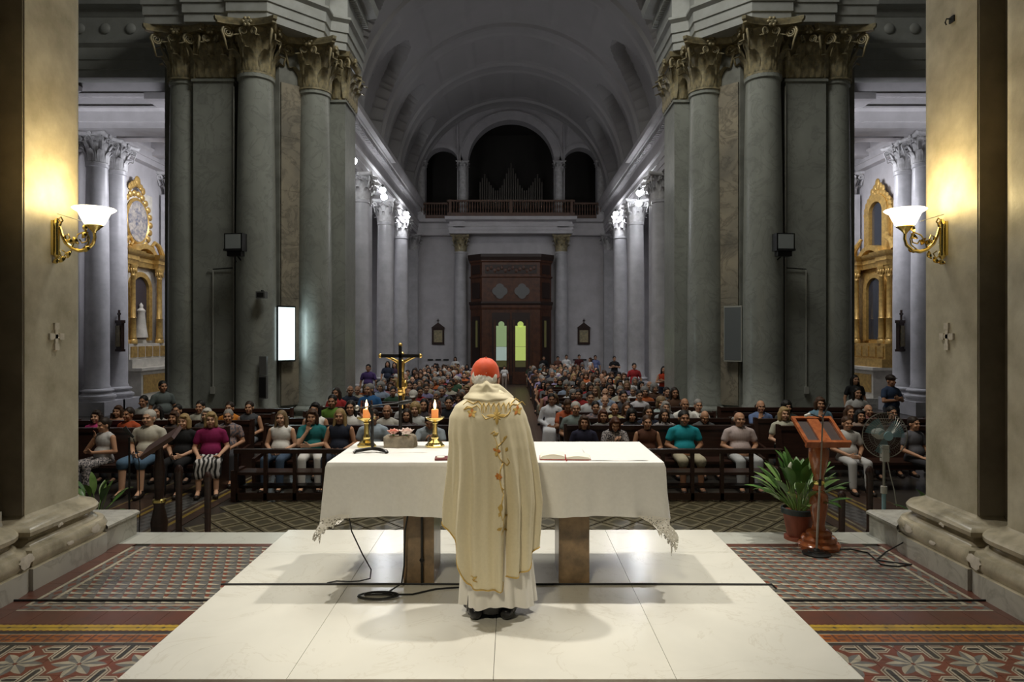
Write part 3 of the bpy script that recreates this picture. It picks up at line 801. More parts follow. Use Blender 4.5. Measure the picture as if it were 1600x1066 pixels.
# ------------------------------------------------------------------ end wall with gallery
YW = 40.0; ZG = 8.55
ew = struct('wall_end', 'pale end wall with three dark arches above the gallery')
arches = ((0, 2.53, 11.9), (-4.03, 1.01, 11.80), (4.03, 1.01, 11.80))
def otop(x):
    for c, h, s in arches:
        if abs(x-c) < h-1e-6: return s+math.sqrt(max(0, h*h-(x-c)**2))
    return None
xs = sorted(set([round(-6.2+.1*i, 3) for i in range(125)] + [c+e*h for c, h, s in arches for e in (-1, 1)]))
mb = MB()
for a, b in zip(xs, xs[1:]):
    mid = (a+b)/2
    ins = [q for q in arches if abs(mid-q[0]) < q[1]]
    A, B = a+AX, b+AX
    if not ins: mb.add([(A,YW,-1.2),(B,YW,-1.2),(B,YW,15.6),(A,YW,15.6)], [(0,1,2,3)])
    else:
        c, h, s = ins[0]
        ta = s+math.sqrt(max(0, h*h-(a-c)**2)); tb = s+math.sqrt(max(0, h*h-(b-c)**2))
        mb.add([(A,YW,-1.2),(B,YW,-1.2),(B,YW,ZG),(A,YW,ZG)], [(0,1,2,3)])
        mb.add([(A,YW,ta),(B,YW,tb),(B,YW,15.6),(A,YW,15.6)], [(0,1,2,3)])
        mb.add([(A,YW,ta),(B,YW,tb),(B,YW+.8,tb),(A,YW+.8,ta)], [(0,1,2,3)])
for c, h, s in arches:
    for e in (-1, 1): mb.add([(c+e*h+AX,YW,ZG),(c+e*h+AX,YW+.8,ZG),(c+e*h+AX,YW+.8,s),(c+e*h+AX,YW,s)], [(0,1,2,3)])
mb.build('wall_face', 'wall_white', ew, False)
for c, h, s in arches: 
    archring(MB(), c+AX, s, h, h+(.42 if h > 2 else .25), YW-.10, YW+.05, 36).build('archivolt', 'wall_white', ew)
    if h > 2: archring(MB(), c+AX, s, h+.42, h+.52, YW-.16, YW+.05, 36).build('hood_moulding', 'wall_white', ew)
for e in (-1, 1): MB().box(AX+e*3.10-.04, AX+e*3.10+.04, YW-.18, YW, 9.6, 15.4).build('strip_pilaster', 'wall_white', ew, False)
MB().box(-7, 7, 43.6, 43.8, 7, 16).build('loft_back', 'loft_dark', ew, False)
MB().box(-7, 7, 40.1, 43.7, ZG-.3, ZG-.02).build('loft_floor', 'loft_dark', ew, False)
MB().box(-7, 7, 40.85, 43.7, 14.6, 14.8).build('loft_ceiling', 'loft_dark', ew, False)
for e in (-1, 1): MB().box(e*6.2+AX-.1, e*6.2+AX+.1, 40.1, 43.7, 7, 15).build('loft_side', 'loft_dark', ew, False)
for x, s, lb in ((-2.80, -1, 'left'), (2.80, 1, 'right'), (-5.25, -1, 'far left'), (5.25, 1, 'far right')):
    t = thing('gallery_column', 'small white column between the gallery arches, %s one' % lb, 'column', (x+AX, 39.72, ZG), 0, 'small columns of the organ gallery')
    MB().box(-.30,.30,-.30,.30,0,.25).build('plinth', 'wall_white', t, False)
    MB().lathe([(.30,.25),(.32,.32),(.27,.40),(.25,.44),(.22,2.82),(.24,2.84),(.24,2.88)], 20).build('shaft', 'nave_capital', t)
    place_cap(capS, t, (0,0,2.82), 'nave_capital')if False else put('capital', None, None, t)
    js = sh.setdefault('s', {})
    for o in list(t.children):
        if o.name.startswith('capital'): bpy.data.objects.remove(o)
    place_cap(capS, t, (0,0,2.82), 'nave_capital', 0, js)
# gallery front
ga = thing('organ_gallery', 'white gallery front with dark wooden balustrade over the doors', 'gallery', (AX, 39.6, 0))
def gz(mb): return mb.map(lambda q: Vector((q.x, q.y-39.6, q.z)))
pth = [(-5.6,39.95),(-5.6,39.55),(-3.5,39.55),(-3.5,38.75),(3.5,38.75),(3.5,39.55),(5.6,39.55),(5.6,39.95)]
pg = [(-.4,7.62),(0,7.62),(0,7.80),(.03,7.81),(.03,8.0),(.06,8.02),(.06,8.14),(-.02,8.16),(-.02,8.28),(.10,8.33),(.22,8.38),(.24,8.50),(.24,8.56),(-.4,8.56)]
gz(MB().sweep(pth, pg)).build('cornice', 'wall_white', ga)
gz(MB().prism([(-5.6,39.95),(-5.6,39.5),(-3.5,39.5),(-3.5,38.8),(3.5,38.8),(3.5,39.5),(5.6,39.5),(5.6,39.95)], 7.66, 8.5)).build('slab', 'wall_white', ga, False)
gz(MB().sweep(pth, [(.06,8.56),(.10,8.56),(.10,8.78),(.06,8.80),(.02,8.80)])).build('bottom_rail', 'gallery_wood', ga, False)
gz(MB().sweep(pth, [(.02,9.42),(.02,9.40),(.12,9.40),(.12,9.50),(.02,9.52)])).build('top_rail', 'gallery_wood', ga, False)
bl = MB().lathe([(.03,0),(.045,.08),(.02,.16),(.05,.34),(.02,.52),(.045,.58),(.03,.62)], 6).mesh('baluster', True); bl.materials.append(MATS['gallery_wood'])
for k in range(46):
    put('baluster', bl, None, ga, (-3.38+k*6.76/45, -.90, 8.79))
for e in (-1, 1):
    for k in range(13): put('baluster', bl, None, ga, (e*(3.68+k*.15), -.11, 8.79))
for x in (-3.45, 0, 3.45): gz(MB().box(x-.07, x+.07, 38.62, 38.76, 8.56, 9.52)).build('post', 'gallery_wood', ga, False)
for e in (-1, 1):
    gz(MB().box(e*2.95-.33, e*2.95+.33, 38.72, 39.0, 7.95, 8.3)).build('console', 'wall_white', ga, False)
# organ pipes deep in the loft
org = thing('pipe_organ', 'dim pipe organ standing in the dark central gallery arch', 'organ', (AX, 42.6, ZG))
MB().box(-2.0, 2.0, -.2, .8, 0, 1.0).box(-2.1, 2.1, -.25, .85, 1.0, 1.12).build('case', 'loft_dark', org, False)
for c, n, h0, h1 in ((0, 7, 1.9, 2.9), (-1.65, 5, 1.7, 2.2), (1.65, 5, 1.7, 2.2), (-.9, 6, 1.5, 1.1), (.9, 6, 1.5, 1.1)):
    for k in range(n):
        x = c+(k-(n-1)/2)*.14; h = h0+(h1-h0)*(1-abs(k-(n-1)/2)/((n-1)/2+.01))
        MB().lathe([(.015,0),(.06,.35),(.06,h),(.045,h)], 10, (x, -.05, 1.12)).build('pipe', 'organ_metal', org)
# giant pilasters of the end wall
for e, lb in ((-1, 'left'), (1, 'right')):
    t = thing('wall_pilaster', 'tall grey pilaster with bronze capital %s of the wooden porch' % lb, 'pilaster', (AX+e*2.92, 39.62, zn(39.6)), 0, 'pilasters of the end wall')
    H = 7.62-zn(39.6)
    MB().lathe(base_prof(.38, 0, .7), 24).build('base', 'nave_stone', t)
    MB().lathe(shaft_prof(.40, .7, H-.96), 24).build('shaft', 'nave_stone', t)
    place_cap(capN, t, (0,0,H-.96), 'bronze_leaf', 0, sh.setdefault('b', {}))
# stations of the cross and vents on the end wall
for e, lb in ((-1, 'left'), (1, 'right')):
    t = thing('station_plaque', 'dark carved station relief on the end wall %s of the porch' % lb, 'relief', (AX+e*4.26, 39.93, 1.30), 0, 'carved stations on the end wall')
    MB().box(-.36,.36,-.03,.06,0,.95).build('panel', 'dark_wood', t, False)
    MB().sweep([(.36,.0),(.36,-.04),(-.36,-.04),(-.36,0)], [(0,0),(.0,0),(.05,.0),(.05,.06),(0,.06)]).build('sill', 'dark_wood', t, False)
    MB().add([(-.42,-.06,.95),(.42,-.06,.95),(.30,-.06,1.05),(0,-.06,1.28),(-.30,-.06,1.05),(-.42,.05,.95),(.42,.05,.95),(.30,.05,1.05),(0,.05,1.28),(-.30,.05,1.05)],
             [(0,1,2,3,4),(9,8,7,6,5),(0,5,6,1),(1,6,7,2),(2,7,8,3),(3,8,9,4),(4,9,5,0)]).build('pediment', 'dark_wood', t, False)
    MB().box(-.25,.25,-.06,-.03,.12,.82).build('relief', 'bronze_leaf', t, False)
    MB().box(-.02,.02,-.05,0,1.28,1.5).box(-.08,.08,-.05,0,1.38,1.42).build('cross', 'dark_wood', t, False)
    v = thing('wall_vent', 'row of three dark vent slots low on the end wall, %s side' % lb, 'vent', (AX+e*4.26, 39.97, .35), 0, 'vent slots on the end wall')
    for k in range(3): MB().box(-.62+k*.46,-.30+k*.46,-.02,.02,0,.09).build('slot', 'black', v, False)

# ------------------------------------------------------------------ wooden porch with the doors
vb = thing('wooden_porch', 'carved dark wooden entrance porch with two lit door panes', 'porch', (AX, 38.2, 0))
zf = zn(38.2)
oc = [(-2.3,1.78),(-2.3,.72),(-1.62,0),(1.62,0),(2.3,.72),(2.3,1.78)]
MB().prism(oc, zf, 6.3).build('carcass', 'vestibule_wood', vb, False)
for z0, z1, o, mt in ((6.05, 6.38, .16, 'vestibule_dark'), (5.92, 6.05, .08, 'vestibule_wood'), (5.06, 5.16, .07, 'vestibule_wood'), (3.52, 3.72, .10, 'vestibule_dark'), (3.28, 3.52, .05, 'vestibule_wood'), (zf, zf+.5, .05, 'vestibule_dark')):
    MB().sweep(oc, [(0,z0),(o*.6,z0),(o,z0+(z1-z0)*.5),(o,z1),(-.3,z1)]).build('moulding', mt, vb, False)
for x0, x1 in ((-1.45, 1.45),):
    MB().box(x0, x1, -.03, 0, 5.28, 5.78).build('frieze_panel', 'vestibule_dark', vb, False)
    fr = MB()
    for k in range(14): fr.ell((-1.3+k*.2, -.03, 5.53+.09*math.sin(k*2.1)), (.09,.03,.13), 8)
    fr.build('carving', 'vestibule_wood', vb)
for e in (-1, 1):
    q = MB()
    for a in range(4): q.lathe([(.24,0),(.24,.05+a*.002),(.0,.05+a*.002)], 18, (e*.62+.19*math.cos(a*PI/2), 0, 4.30+.19*math.sin(a*PI/2)), M=Matrix.Rotation(PI/2, 4, 'X'))
    q.lathe([(.22,0),(.22,.062),(.0,.062)], 18, (e*.62, 0, 4.30), M=Matrix.Rotation(PI/2, 4, 'X'))
    q.build('quatrefoil', 'grey_box', vb, False)
    d = Vector((e*.72, .75)).normalized()
    side = Matrix.Rotation(math.atan2(.75, .72)*e, 4, 'Z')
    for z0, z1 in ((5.28,5.78),(3.9,4.8),(.2,2.9)):
        MB().cbox((0,0,0), (.66,.06,z1-z0)).build('side_panel', 'vestibule_dark', vb, False, loc=(e*1.97,.35,(z0+z1)/2), rot=(0,0,e*math.atan2(.75,.72)))
    MB().cbox((0,0,0), (.16,.04,1.5)).build('side_pane', 'glass_dim', vb, False, loc=(e*1.93,.27,1.9), rot=(0,0,e*math.atan2(.75,.72)))
    # double doors, each with a pane topped by a trefoil head
    dr = MB().box(e*.06 if e > 0 else -1.06, 1.06 if e > 0 else -.06, -.05, 0, zf+.02, 3.1).build('door', 'vestibule_dark', vb, False)
    dx = e*.535
    def pane(z0, z1, mat, nm='pane'):
        MB().box(dx-.29, dx+.29, -.065, -.05, z0, z1).build(nm, mat, dr, False)
    pane(1.20, 2.36, 'glass_green' if e > 0 else 'glass_sage'); pane(.42, 1.185, 'glass_green' if e > 0 else 'glass_grey')
    pane(.05, .405, 'glass_dim')
    MB().lathe([(0,0),(.17,0),(.17,.015),(0,.015)], 20, (dx, -.05, 2.44), M=Matrix.Rotation(PI/2, 4, 'X')).build('pane', 'glass_green' if e > 0 else 'glass_sage', dr)
    MB().box(dx-.45, dx+.45, -.10, -.04, zf+.01, zf+.70).build('kick_plate', 'vestibule_wood', dr, False)
    for k in (-1, 1): MB().box(dx+k*.37-.05, dx+k*.37+.05, -.08, 0, zf+.3, 2.7).build('stile', 'vestibule_wood', dr, False)
    MB().box(e*1.42-.2, e*1.42+.2, -.05, 0, .0, 2.9).build('door_panel', 'vestibule_wood', vb, False)

# ------------------------------------------------------------------ transept aisles with retables
ZA = 8.30
for sx in (-1, 1):
    nm = 'left' if sx < 0 else 'right'; m = mir(sx)
    MB().box(-15.0, -14.6, 3.0, 20.6, -.7, 14).map(m).build('wall_transept_end_'+nm, 'pier_dark', None, False, kind='structure')
    wl = struct('wall_transept_'+nm, 'pale outer wall of the %s transept aisle' % nm)
    MB().box(-14.4, -14.0, 20.4, 31, -1.2, 12).map(m).build('wall_face', 'wall_white', wl, False)
    MB().box(-14.4, -9.0, 29.2, 29.5, -1.2, 9.5).map(m).build('wall_return', 'wall_white', wl, False)
    pr = [(-.4,ZA),(.1,ZA),(.1,ZA+.2),(.14,ZA+.21),(.14,ZA+.45),(.24,ZA+.52),(.24,ZA+.58),(.1,ZA+.6),(.1,ZA+1.0),(.4,ZA+1.1),(.42,ZA+1.25),(-.4,ZA+1.3)]
    MB().sweep([(-13.8,20.5),(-13.8,29.3)], pr).map(m).build('wall_entablature', 'wall_white', wl)
    cl = struct('ceiling_transept_'+nm, 'coffered white ceiling of the %s transept aisle' % nm)
    MB().box(-14.2, -5.0, 21.2, 29.4, ZA+.95, ZA+1.05).map(m).build('ceiling_panel', 'wall_white', cl, False)
    MB().sweep([(-14.4,21.3),(-8.6,21.3)], [(-.9,ZA),(0,ZA),(0,ZA+.18),(.05,ZA+.2),(.05,ZA+.5),(.13,ZA+.58),(.13,ZA+.64),(.03,ZA+.66),(.03,ZA+3.2)]).map(m).build('aisle_beam', 'wall_white', cl)
    for y in (23.6, 25.9, 28.2): MB().box(-14, -8.8, y, y+.5, ZA+.35, ZA+.96).map(m).build('ceiling_beam', 'wall_white', cl, False)
    for x in (-12.4, -10.2): MB().box(x, x+.4, 22.1, 29.3, ZA+.40, ZA+.955).map(m).build('ceiling_beam', 'wall_white', cl, False)
    for i, (x, y) in enumerate(((-13.4, 22.05), (-13.4, 23.1))):
        nave_column(x, y, sx, 'pale transept column %s the gilded retable on the %s' % (('farthest before', 'right beside')[i], nm), zt=ZA, grp='columns of the transept aisle')
    for i, y in enumerate((27.35, 28.3)):
        nave_column(-13.55, y, sx, 'pale pilaster %s the gilded retable on the %s' % (('just past', 'well past')[i], nm), True, zt=ZA, r=.42, grp='pilasters of the transept aisle', cat='pilaster')
    # carved station on the nearer column
    t = thing('station_box', 'small dark carved station hung on the %s transept column' % nm, 'relief', (mx(-13.05, sx), 22.72, 1.35), R(40)*(-sx)*-1, 'carved stations in the transepts')
    MB().box(-.24,.24,-.05,.05,0,.9).box(-.30,.30,-.08,.06,.88,.98).box(-.30,.30,-.08,.06,-.06,.02).build('panel', 'dark_wood', t, False)
    MB().box(-.17,.17,-.08,-.05,.1,.8).build('relief', 'bronze_leaf', t, False)
    MB().box(-.03,.03,-.05,0,.98,1.32).box(-.1,.1,-.05,0,1.16,1.22).build('cross', 'dark_wood', t, False)

def retable(sx):
    nm = 'left' if sx < 0 else 'right'; z0 = zn(25.5)
    t = thing('altar_retable', ('gilded white retable with oval painting in the left transept' if sx < 0 else 'tall gilded retable with arched crown in the right transept'), 'retable',
              (mx(-13.95, sx), 25.05 if sx < 0 else 25.45, z0), R(90) if sx < 0 else R(-90))
    t.scale = (1.2, 1, 1)
    G = 'retable_gold'; Wt = 'retable_white' if sx < 0 else 'retable_gold'
    for k, (w_, d_, h0, h1) in enumerate(((1.1, 1.7, 0, .18), (1.08, 1.45, .18, .36))):
        MB().box(-w_, w_, -d_, 0, h0, h1).build('step', 'step_marble', t, False)
    at = MB().box(-1.0, 1.0, -1.0, -.1, .36, 1.35).build('altar_table', 'retable_white', t, False)
    MB().box(-1.1, 1.1, -1.08, 0, 1.35, 1.45).build('mensa', 'retable_white', at, False)
    MB().box(-.9, .9, -1.02, -1.0, .55, 1.2).build('front_panel', 'retable_gold', at, False)
    MB().box(-1.1, 1.1, -.75, 0, 1.45, 1.75).build('predella', Wt, t, False)
    MB().box(-1.08, 1.08, -.62, 0, 1.75, 2.3).build('predella', Wt, t, False)
    pn = MB()
    for k in range(5): pn.box(-1.0+k*.42, -.68+k*.42, -.66, -.60, 1.82, 2.2)
    pn.build('predella_panel', G, t, False)
    MB().box(-1.1, 1.1, -.25, 0, 2.3, 5.6).build('back', Wt, t, False)
    # niche
    pts = [(-.42, 2.45), (.42, 2.45), (.42, 4.3)] + [(.42*math.cos(a), 4.3+.42*math.sin(a)) for a in [PI*i/12 for i in range(1, 12)]] + [(-.42, 4.3)]
    n = len(pts); MB().add([(x, -.27, z) for x, z in pts]+[(x, -.24, z) for x, z in pts], [tuple(range(n)), tuple(range(n, 2*n))[::-1]]+[(i,(i+1)%n,n+(i+1)%n,n+i) for i in range(n)]).build('niche', 'retable_dark' if sx < 0 else 'niche_glass', t, False)
    archring(MB(), 0, 4.3, .44, .62, -.36, -.2, 20).build('niche_arch', G, t)
    for e in (-1, 1): MB().box(e*.53-.09, e*.53+.09, -.36, -.2, 2.4, 4.3).build('niche_jamb', G, t, False)
    if sx < 0:
        sm = MB().lathe([(.0,0),(.22,.02),(.16,.5),(.12,.9),(.15,1.0),(.06,1.1),(.07,1.2),(.0,1.3)], 14, (0,-.34,2.5)).build('statue', 'retable_white', t)
    for e in (-1, 1):
        for q in (.74, .98):
            x = e*q
            c = MB().lathe([(.14,2.3),(.14,2.42),(.11,2.46),(.12,2.5),(.10,2.55),(.095,3.2),(.11,3.22),(.085,3.26),(.075,4.7),(.09,4.72),(.075,4.76),(.10,4.9),(.15,5.05),(.15,5.1)], 16, (x, -.42-(.12 if q < .8 else 0), 0)).build('column', G, t)
            lv = MB()
            for k in range(8):
                a = k*PI/4; lv.ell((x+.10*math.cos(a), -.42-(.12 if q < .8 else 0)+.10*math.sin(a), 4.9), (.035,.035,.10), 6)
            lv.build('capital', G, c)
    MB().sweep([(1.12,0),(1.12,-.6),(.6,-.6),(.6,-.4),(-.6,-.4),(-.6,-.6),(-1.12,-.6),(-1.12,0)][::-1], [(-.3,5.1),(0,5.1),(.02,5.25),(.05,5.28),(.05,5.42),(.16,5.5),(.2,5.6),(-.3,5.62)]).build('cornice', G, t)
    archring(MB(), 0, 5.15, .62, .80, -.55, -.1, 20).build('pediment_arch', G, t)
    if sx < 0:
        for e in (-1, 1):
            MB().tube([(e*1.2,-.4,5.65),(e*.95,-.4,6.0),(e*.7,-.4,6.1),(e*.55,-.4,5.95),(e*.65,-.4,5.82)], [.10,.09,.07,.06,.05], 8).build('scroll', G, t)
        MB().lathe([(.0,0),(.60,0),(.64,.04),(.60,.1),(.56,.06),(.0,.06)], 28, (0,-.16,6.78), M=Matrix.Rotation(PI/2,4,'X') @ Matrix.Diagonal((1,1.35,1,1))).build('oval_frame', G, t)
        MB().lathe([(0,0),(.54,0),(.54,.03),(0,.03)], 28, (0,-.21,6.78), M=Matrix.Rotation(PI/2,4,'X') @ Matrix.Diagonal((1,1.38,1,1))).build('painting', 'painting_a', t)
        MB().box(-.95,.95,-.15,0,5.6,7.9).build('upper_back', 'retable_white', t, False)
        or_ = MB()
        for k in range(22):
            a = 2*PI*k/22; or_.ell((.80*math.cos(a), -.18, 6.78+1.02*math.sin(a)), (.11,.06,.12), 8)
        for k in range(7): or_.ell((-.36+k*.12, -.18, 7.95+.22*math.cos((k-3)*.5)), (.10,.06,.14), 8)
        or_.ell((0,-.2,8.25), (.14,.08,.2), 8)
        or_.build('gilded_leaves', G, t)
    else:
        MB().box(-.75,.75,-.15,0,5.6,7.4).build('upper_back', G, t, False)
        pts = [(-.34, 5.75), (.34, 5.75), (.34, 7.2)] + [(.34*math.cos(a), 7.2+.34*math.sin(a)) for a in [PI*i/12 for i in range(1, 12)]] + [(-.34, 7.2)]
        n = len(pts); MB().add([(x, -.19, z) for x, z in pts]+[(x, -.14, z) for x, z in pts], [tuple(range(n)), tuple(range(n, 2*n))[::-1]]+[(i,(i+1)%n,n+(i+1)%n,n+i) for i in range(n)]).build('upper_niche', 'niche_glass', t, False)
        archring(MB(), 0, 7.2, .38, .66, -.3, 0, 20).build('upper_arch', G, t)
        for e in (-1, 1):
            MB().box(e*.52-.14, e*.52+.14, -.3, 0, 5.6, 7.2).build('upper_jamb', G, t, False)
            MB().tube([(e*1.25,-.4,5.65),(e*1.1,-.4,5.95),(e*.85,-.4,6.1),(e*.75,-.35,6.3)], [.14,.12,.09,.06], 8).build('scroll', G, t)
        or_ = MB()
        for k in range(13):
            a = PI*k/12; or_.ell((.70*math.cos(a), -.2, 7.2+.72*math.sin(a)), (.11,.07,.12), 8)
        for k in range(5): or_.ell((-.3+k*.15, -.2, 8.0+.16*math.cos((k-2)*.8)), (.10,.06,.15), 8)
        or_.ell((0,-.2,8.25), (.12,.07,.2), 8)
        or_.build('gilded_crown', G, t)
retable(-1); retable(1)

# ------------------------------------------------------------------ fittings on the crossing piers
for sx in (-1, 1):
    nm = 'left' if sx < 0 else 'right'
    X = mx(-6.62, sx)
    t = thing('floodlight', 'black floodlight with pale glass on the %s crossing pier' % nm, 'floodlight', (X, 16.28, 3.86), R(8)*sx, 'floodlights on the crossing piers')
    MB().box(-.23,.23,-.06,.16,-.02,.40).build('housing', 'black', t, False)
    MB().box(-.19,.19,-.075,-.058,.03,.37).build('glass', 'flood_glass', t, False)
    MB().sweep([(.23,-.06),(-.23,-.06)][::-1], [(0,-.02),(.035,-.02),(.035,.03),(0,.03)]).build('lower_rim', 'black', t, False)
    MB().box(-.18,.18,-.02,.14,-.14,-.02).build('ballast_box', 'black', t, False)
    MB().tube([(0,.1,-.1),(-.02,.35,-.22),(-.25,.45,-.22)], .02, 6).build('bracket', 'black_metal', t)
    zb = zn(17)
    t = thing('conduit_pipe', 'pale vertical conduit beside the floodlight on the %s pier' % nm, 'conduit', (mx(-6.90, sx), 16.93, 0), 0, 'conduits on the crossing piers')
    MB().tube([(0,0,zb+.7),(0,0,8.0)], .022, 8).build('pipe', 'conduit', t)
    t = thing('conduit_pipe', 'thin conduit with socket box on the flat pilaster of the %s pier' % nm, 'conduit', (mx(-7.42, sx), 16.94, 0), 0, 'conduits on the crossing piers')
    MB().tube([(0,0,.55),(0,0,3.45),(-.12,0,3.47)], .016, 8).build('pipe', 'conduit', t)
    MB().tube([(0,0,3.47),(-sx*.5,-.02,3.50)], .014, 6).build('arm', 'black_metal', t)
    MB().box(-.05,.05,-.05,.02,.38,.55).build('socket_box', 'conduit', t, False)
    # wall screens on the canted faces
    ang = math.atan2(.97, 1.0)*(-sx)
    a = Vector((-5.93, 17.47)); d = Vector((1.0,.97)).normalized(); n2 = Vector((d.y,-d.x))
    c = a + d*.06 + n2*.20
    t = thing('wall_screen', ('glowing white screen hung upright on the left crossing pier' if sx < 0 else 'dark switched-off screen hung upright on the right crossing pier'), 'screen', (mx(c.x, sx), c.y, 1.18), ang, 'screens on the crossing piers')
    MB().box(-.24,.24,-.03,.06,-.02,1.40).build('frame', 'black' if sx < 0 else 'conduit', t, False)
    MB().box(-.22,.22,-.036,-.03,.02,1.36).build('display', 'screen_lit' if sx < 0 else 'screen_off', t, False)
    if sx < 0:
        lamp('AREA', 'screen_light', (c.x+n2.x*.1, c.y+n2.y*.1, 1.85), 16, (.75,.95,1), (c.x+n2.x*2+1.0, c.y+n2.y*2+1.0, 1.85), .6, sy=1.2)
t = thing('column_speaker', 'slim grey column speaker on the left crossing pier beside the screen', 'speaker', (-6.0, 16.48, .30))
MB().box(-.09,.09,-.06,.06,0,.55).box(-.085,.085,-.05,.05,.57,1.02).build('cabinet', 'grey_box', t, False)
MB().box(-.08,.08,-.066,-.06,.03,.52).build('grille', 'black', t, False)
t = thing('wall_projector', 'small black box bracketed on the column above the slim speaker', 'box', (-6.02, 16.42, 2.72))
MB().box(-.11,.11,-.1,.1,0,.16).build('body', 'grey_box', t, False)
MB().box(-.08,.08,-.106,-.1,.03,.13).build('front', 'black', t, False)
MB().box(-.01,.01,-.02,.12,.16,.2).build('bracket', 'black_metal', t, False)

# ------------------------------------------------------------------ wall sconces
def leafblade(L, W, n=6):
    mb = MB(); vs = []
    for i in range(n+1):
        t = i/n; w_ = W*math.sin(PI*min(1, t*.96+.04))
        vs += [(-w_, t*L, .02*math.sin(t*3)), (0, t*L, .012+.02*math.sin(t*3)), (w_, t*L, .02*math.sin(t*3))]
    mb.add(vs, [(i*3+k, i*3+k+1, i*3+k+4, i*3+k+3) for i in range(n) for k in range(2)])
    nv = len(mb.v); mb.v += [(x, y, z-.004) for x, y, z in mb.v[:nv]]; mb.f += [tuple(q+nv for q in f[::-1]) for f in mb.f]
    return mb
def sconce(sx):
    nm = 'left' if sx < 0 else 'right'; y = 5.54 if sx < 0 else 5.59; z = 2.62
    xw = -3.72 if sx < 0 else 3.55
    t = thing('wall_sconce', 'gilded scroll wall lamp with glowing white bowl on the %s pier' % nm, 'wall lamp', (xw, y, z), 0 if sx < 0 else PI, 'wall lamps of the sanctuary')
    # local: +x points into the church
    MB().box(0,.02,-.035,.035,-.14,.14).build('back_plate', 'brass_bright', t, False)
    MB().tube([(.025,0,-.17),(.03,0,-.14),(.028,0,-.10),(.026,0,.08),(.03,0,.12),(.03,0,.16)], [.008,.032,.024,.022,.034,.01], 10).build('rod', 'brass_bright', t)
    ob = .31
    MB().tube([(.05,0,.09),(.07,0,.02),(.10,0,-.04),(.15,0,-.085),(.21,0,-.105),(.27,0,-.095),(.32,0,-.05),(.335,0,.0),(ob+.02,0,.06)], [.012,.013,.015,.015,.015,.014,.013,.012,.012], 8).build('arm', 'brass_bright', t)
    for pts in ([(.05,0,.09),(.03,0,.15),(.06,0,.17),(.075,0,.14),(.06,0,.125)],
                [(.15,0,-.08),(.17,0,-.02),(.20,0,.03),(.25,0,.05),(.28,0,.02),(.27,0,-.03),(.23,0,-.04),(.21,0,-.01)],
                [(.11,0,-.05),(.13,0,-.0),(.12,0,.03),(.095,0,.02),(.10,0,-.01)],
                [(.04,0,-.13),(.08,0,-.16),(.10,0,-.12),(.07,0,-.10)],
                [(.22,0,-.10),(.28,0,-.05),(.29,0,.0),(.26,0,.06)]):
        MB().tube(pts, .006, 6).build('scroll', 'brass_bright', t)
    lf = leafblade(.07, .02).mesh('leaf', 'all')
    for x, zz, a in ((.20,-.05,1.0),(.23,.0,2.4),(.26,.05,1.6),(.14,-.10,-1.2),(.17,-.04,.4),(.10,-.15,-.8),(.06,-.18,-.3),(.30,-.06,-.9)):
        put('leaf', lf, 'brass_bright', t, (x, .005, zz), (PI/2, a-PI/2, 0))
    MB().lathe([(.012,.04),(.02,.055),(.05,.085),(.07,.10),(.066,.104)], 20, (ob+.02,0,0)).build('cup', 'brass_bright', t)
    MB().lathe([(.055,.10),(.075,.115),(.10,.165),(.118,.205),(.150,.225),(.160,.235),(.150,.242),(.110,.215),(.092,.17),(.066,.12),(.0,.105)], 32, (ob+.02,0,0)).build('glass_bowl', 'glass_bowl', t)
    MB().tube([(.02,.01,.20),(.10,.015,.175),(.22,.02,.14)], .003, 5).build('wire', 'conduit', t)
    s = 1 if sx < 0 else -1
    lamp('POINT', 'sconce_bulb', (xw+s*(ob+.02), y, z+.285), 25, WARM, None, .07)
sconce(-1); sconce(1)
t = thing('wall_hook', 'small dark metal hook high on the right near pier', 'hook', (3.55, 5.50, 4.37))
MB().box(-.012, 0, -.03, .03, -.02, .03).build('plate', 'black_metal', t, False)
MB().tube([(-.01,.0,.01),(-.05,.0,.01),(-.06,.0,-.02),(-.05,.0,-.04)], .006, 6).build('hook', 'black_metal', t)
t = thing('junction_box', 'white junction box with loose cable in the left pier recess', 'junction box', (-3.90, 5.12, .40))
MB().box(0,.05,-.03,.03,0,.10).build('box', 'white_plastic', t, False)
MB().tube([(.06,0,.02),(.09,-.02,-.04),(.12,-.05,-.12),(.20,-.12,-.25),(.25,-.2,-.3)], .012, 6).build('cable', 'white_plastic', t)

# ------------------------------------------------------------------ altar
X0, X1, Y0, Y1, ZT = -1.30, 1.07, 4.80, 5.74, 0.935
t = thing('altar_table', 'stone altar on two brown marble legs under the white cloth', 'altar', (0, 0, 0))
MB().box(X0+.02, X1-.02, Y0+.02, Y1-.02, ZT-.075, ZT-.006).build('table_top', 'step_marble', t, False)
for xa in (-.80, .345):
    MB().box(xa, xa+.225, 5.03, 5.50, .0, ZT-.075).build('leg', 'leg_marble', t, False)
def rrect(s, o):
    """point on the table outline pushed out by o, s in 0..1 starting front left"""
    x0, x1, y0, y1 = X0-o, X1+o, Y0-o, Y1+o; W = x1-x0; D = y1-y0; L = 2*(W+D); q = (s % 1)*L
    if q < W: return x0+q, y0, 0
    q -= W
    if q < D: return x1, y0+q, 1
    q -= D
    if q < W: return x1-q, y1, 2
    return x0, y1-(q-W), 3
def side_w(s):
    W = X1-X0; D = Y1-Y0; L = 2*(W+D); q = (s % 1)*L
    d = min(abs(q-W), abs(q-W-D), abs(q-2*W-D), abs(q-L), q)
    on = (W < q < W+D) or (q > 2*W+D)
    return (.5+.5*min(1, d/.10)) if on else .5-.5*min(1, d/.10)
NS = 300
def drop(s):
    a = side_w(s)
    return (.378+.006*math.sin(s*60))*(1-a) + .42*a
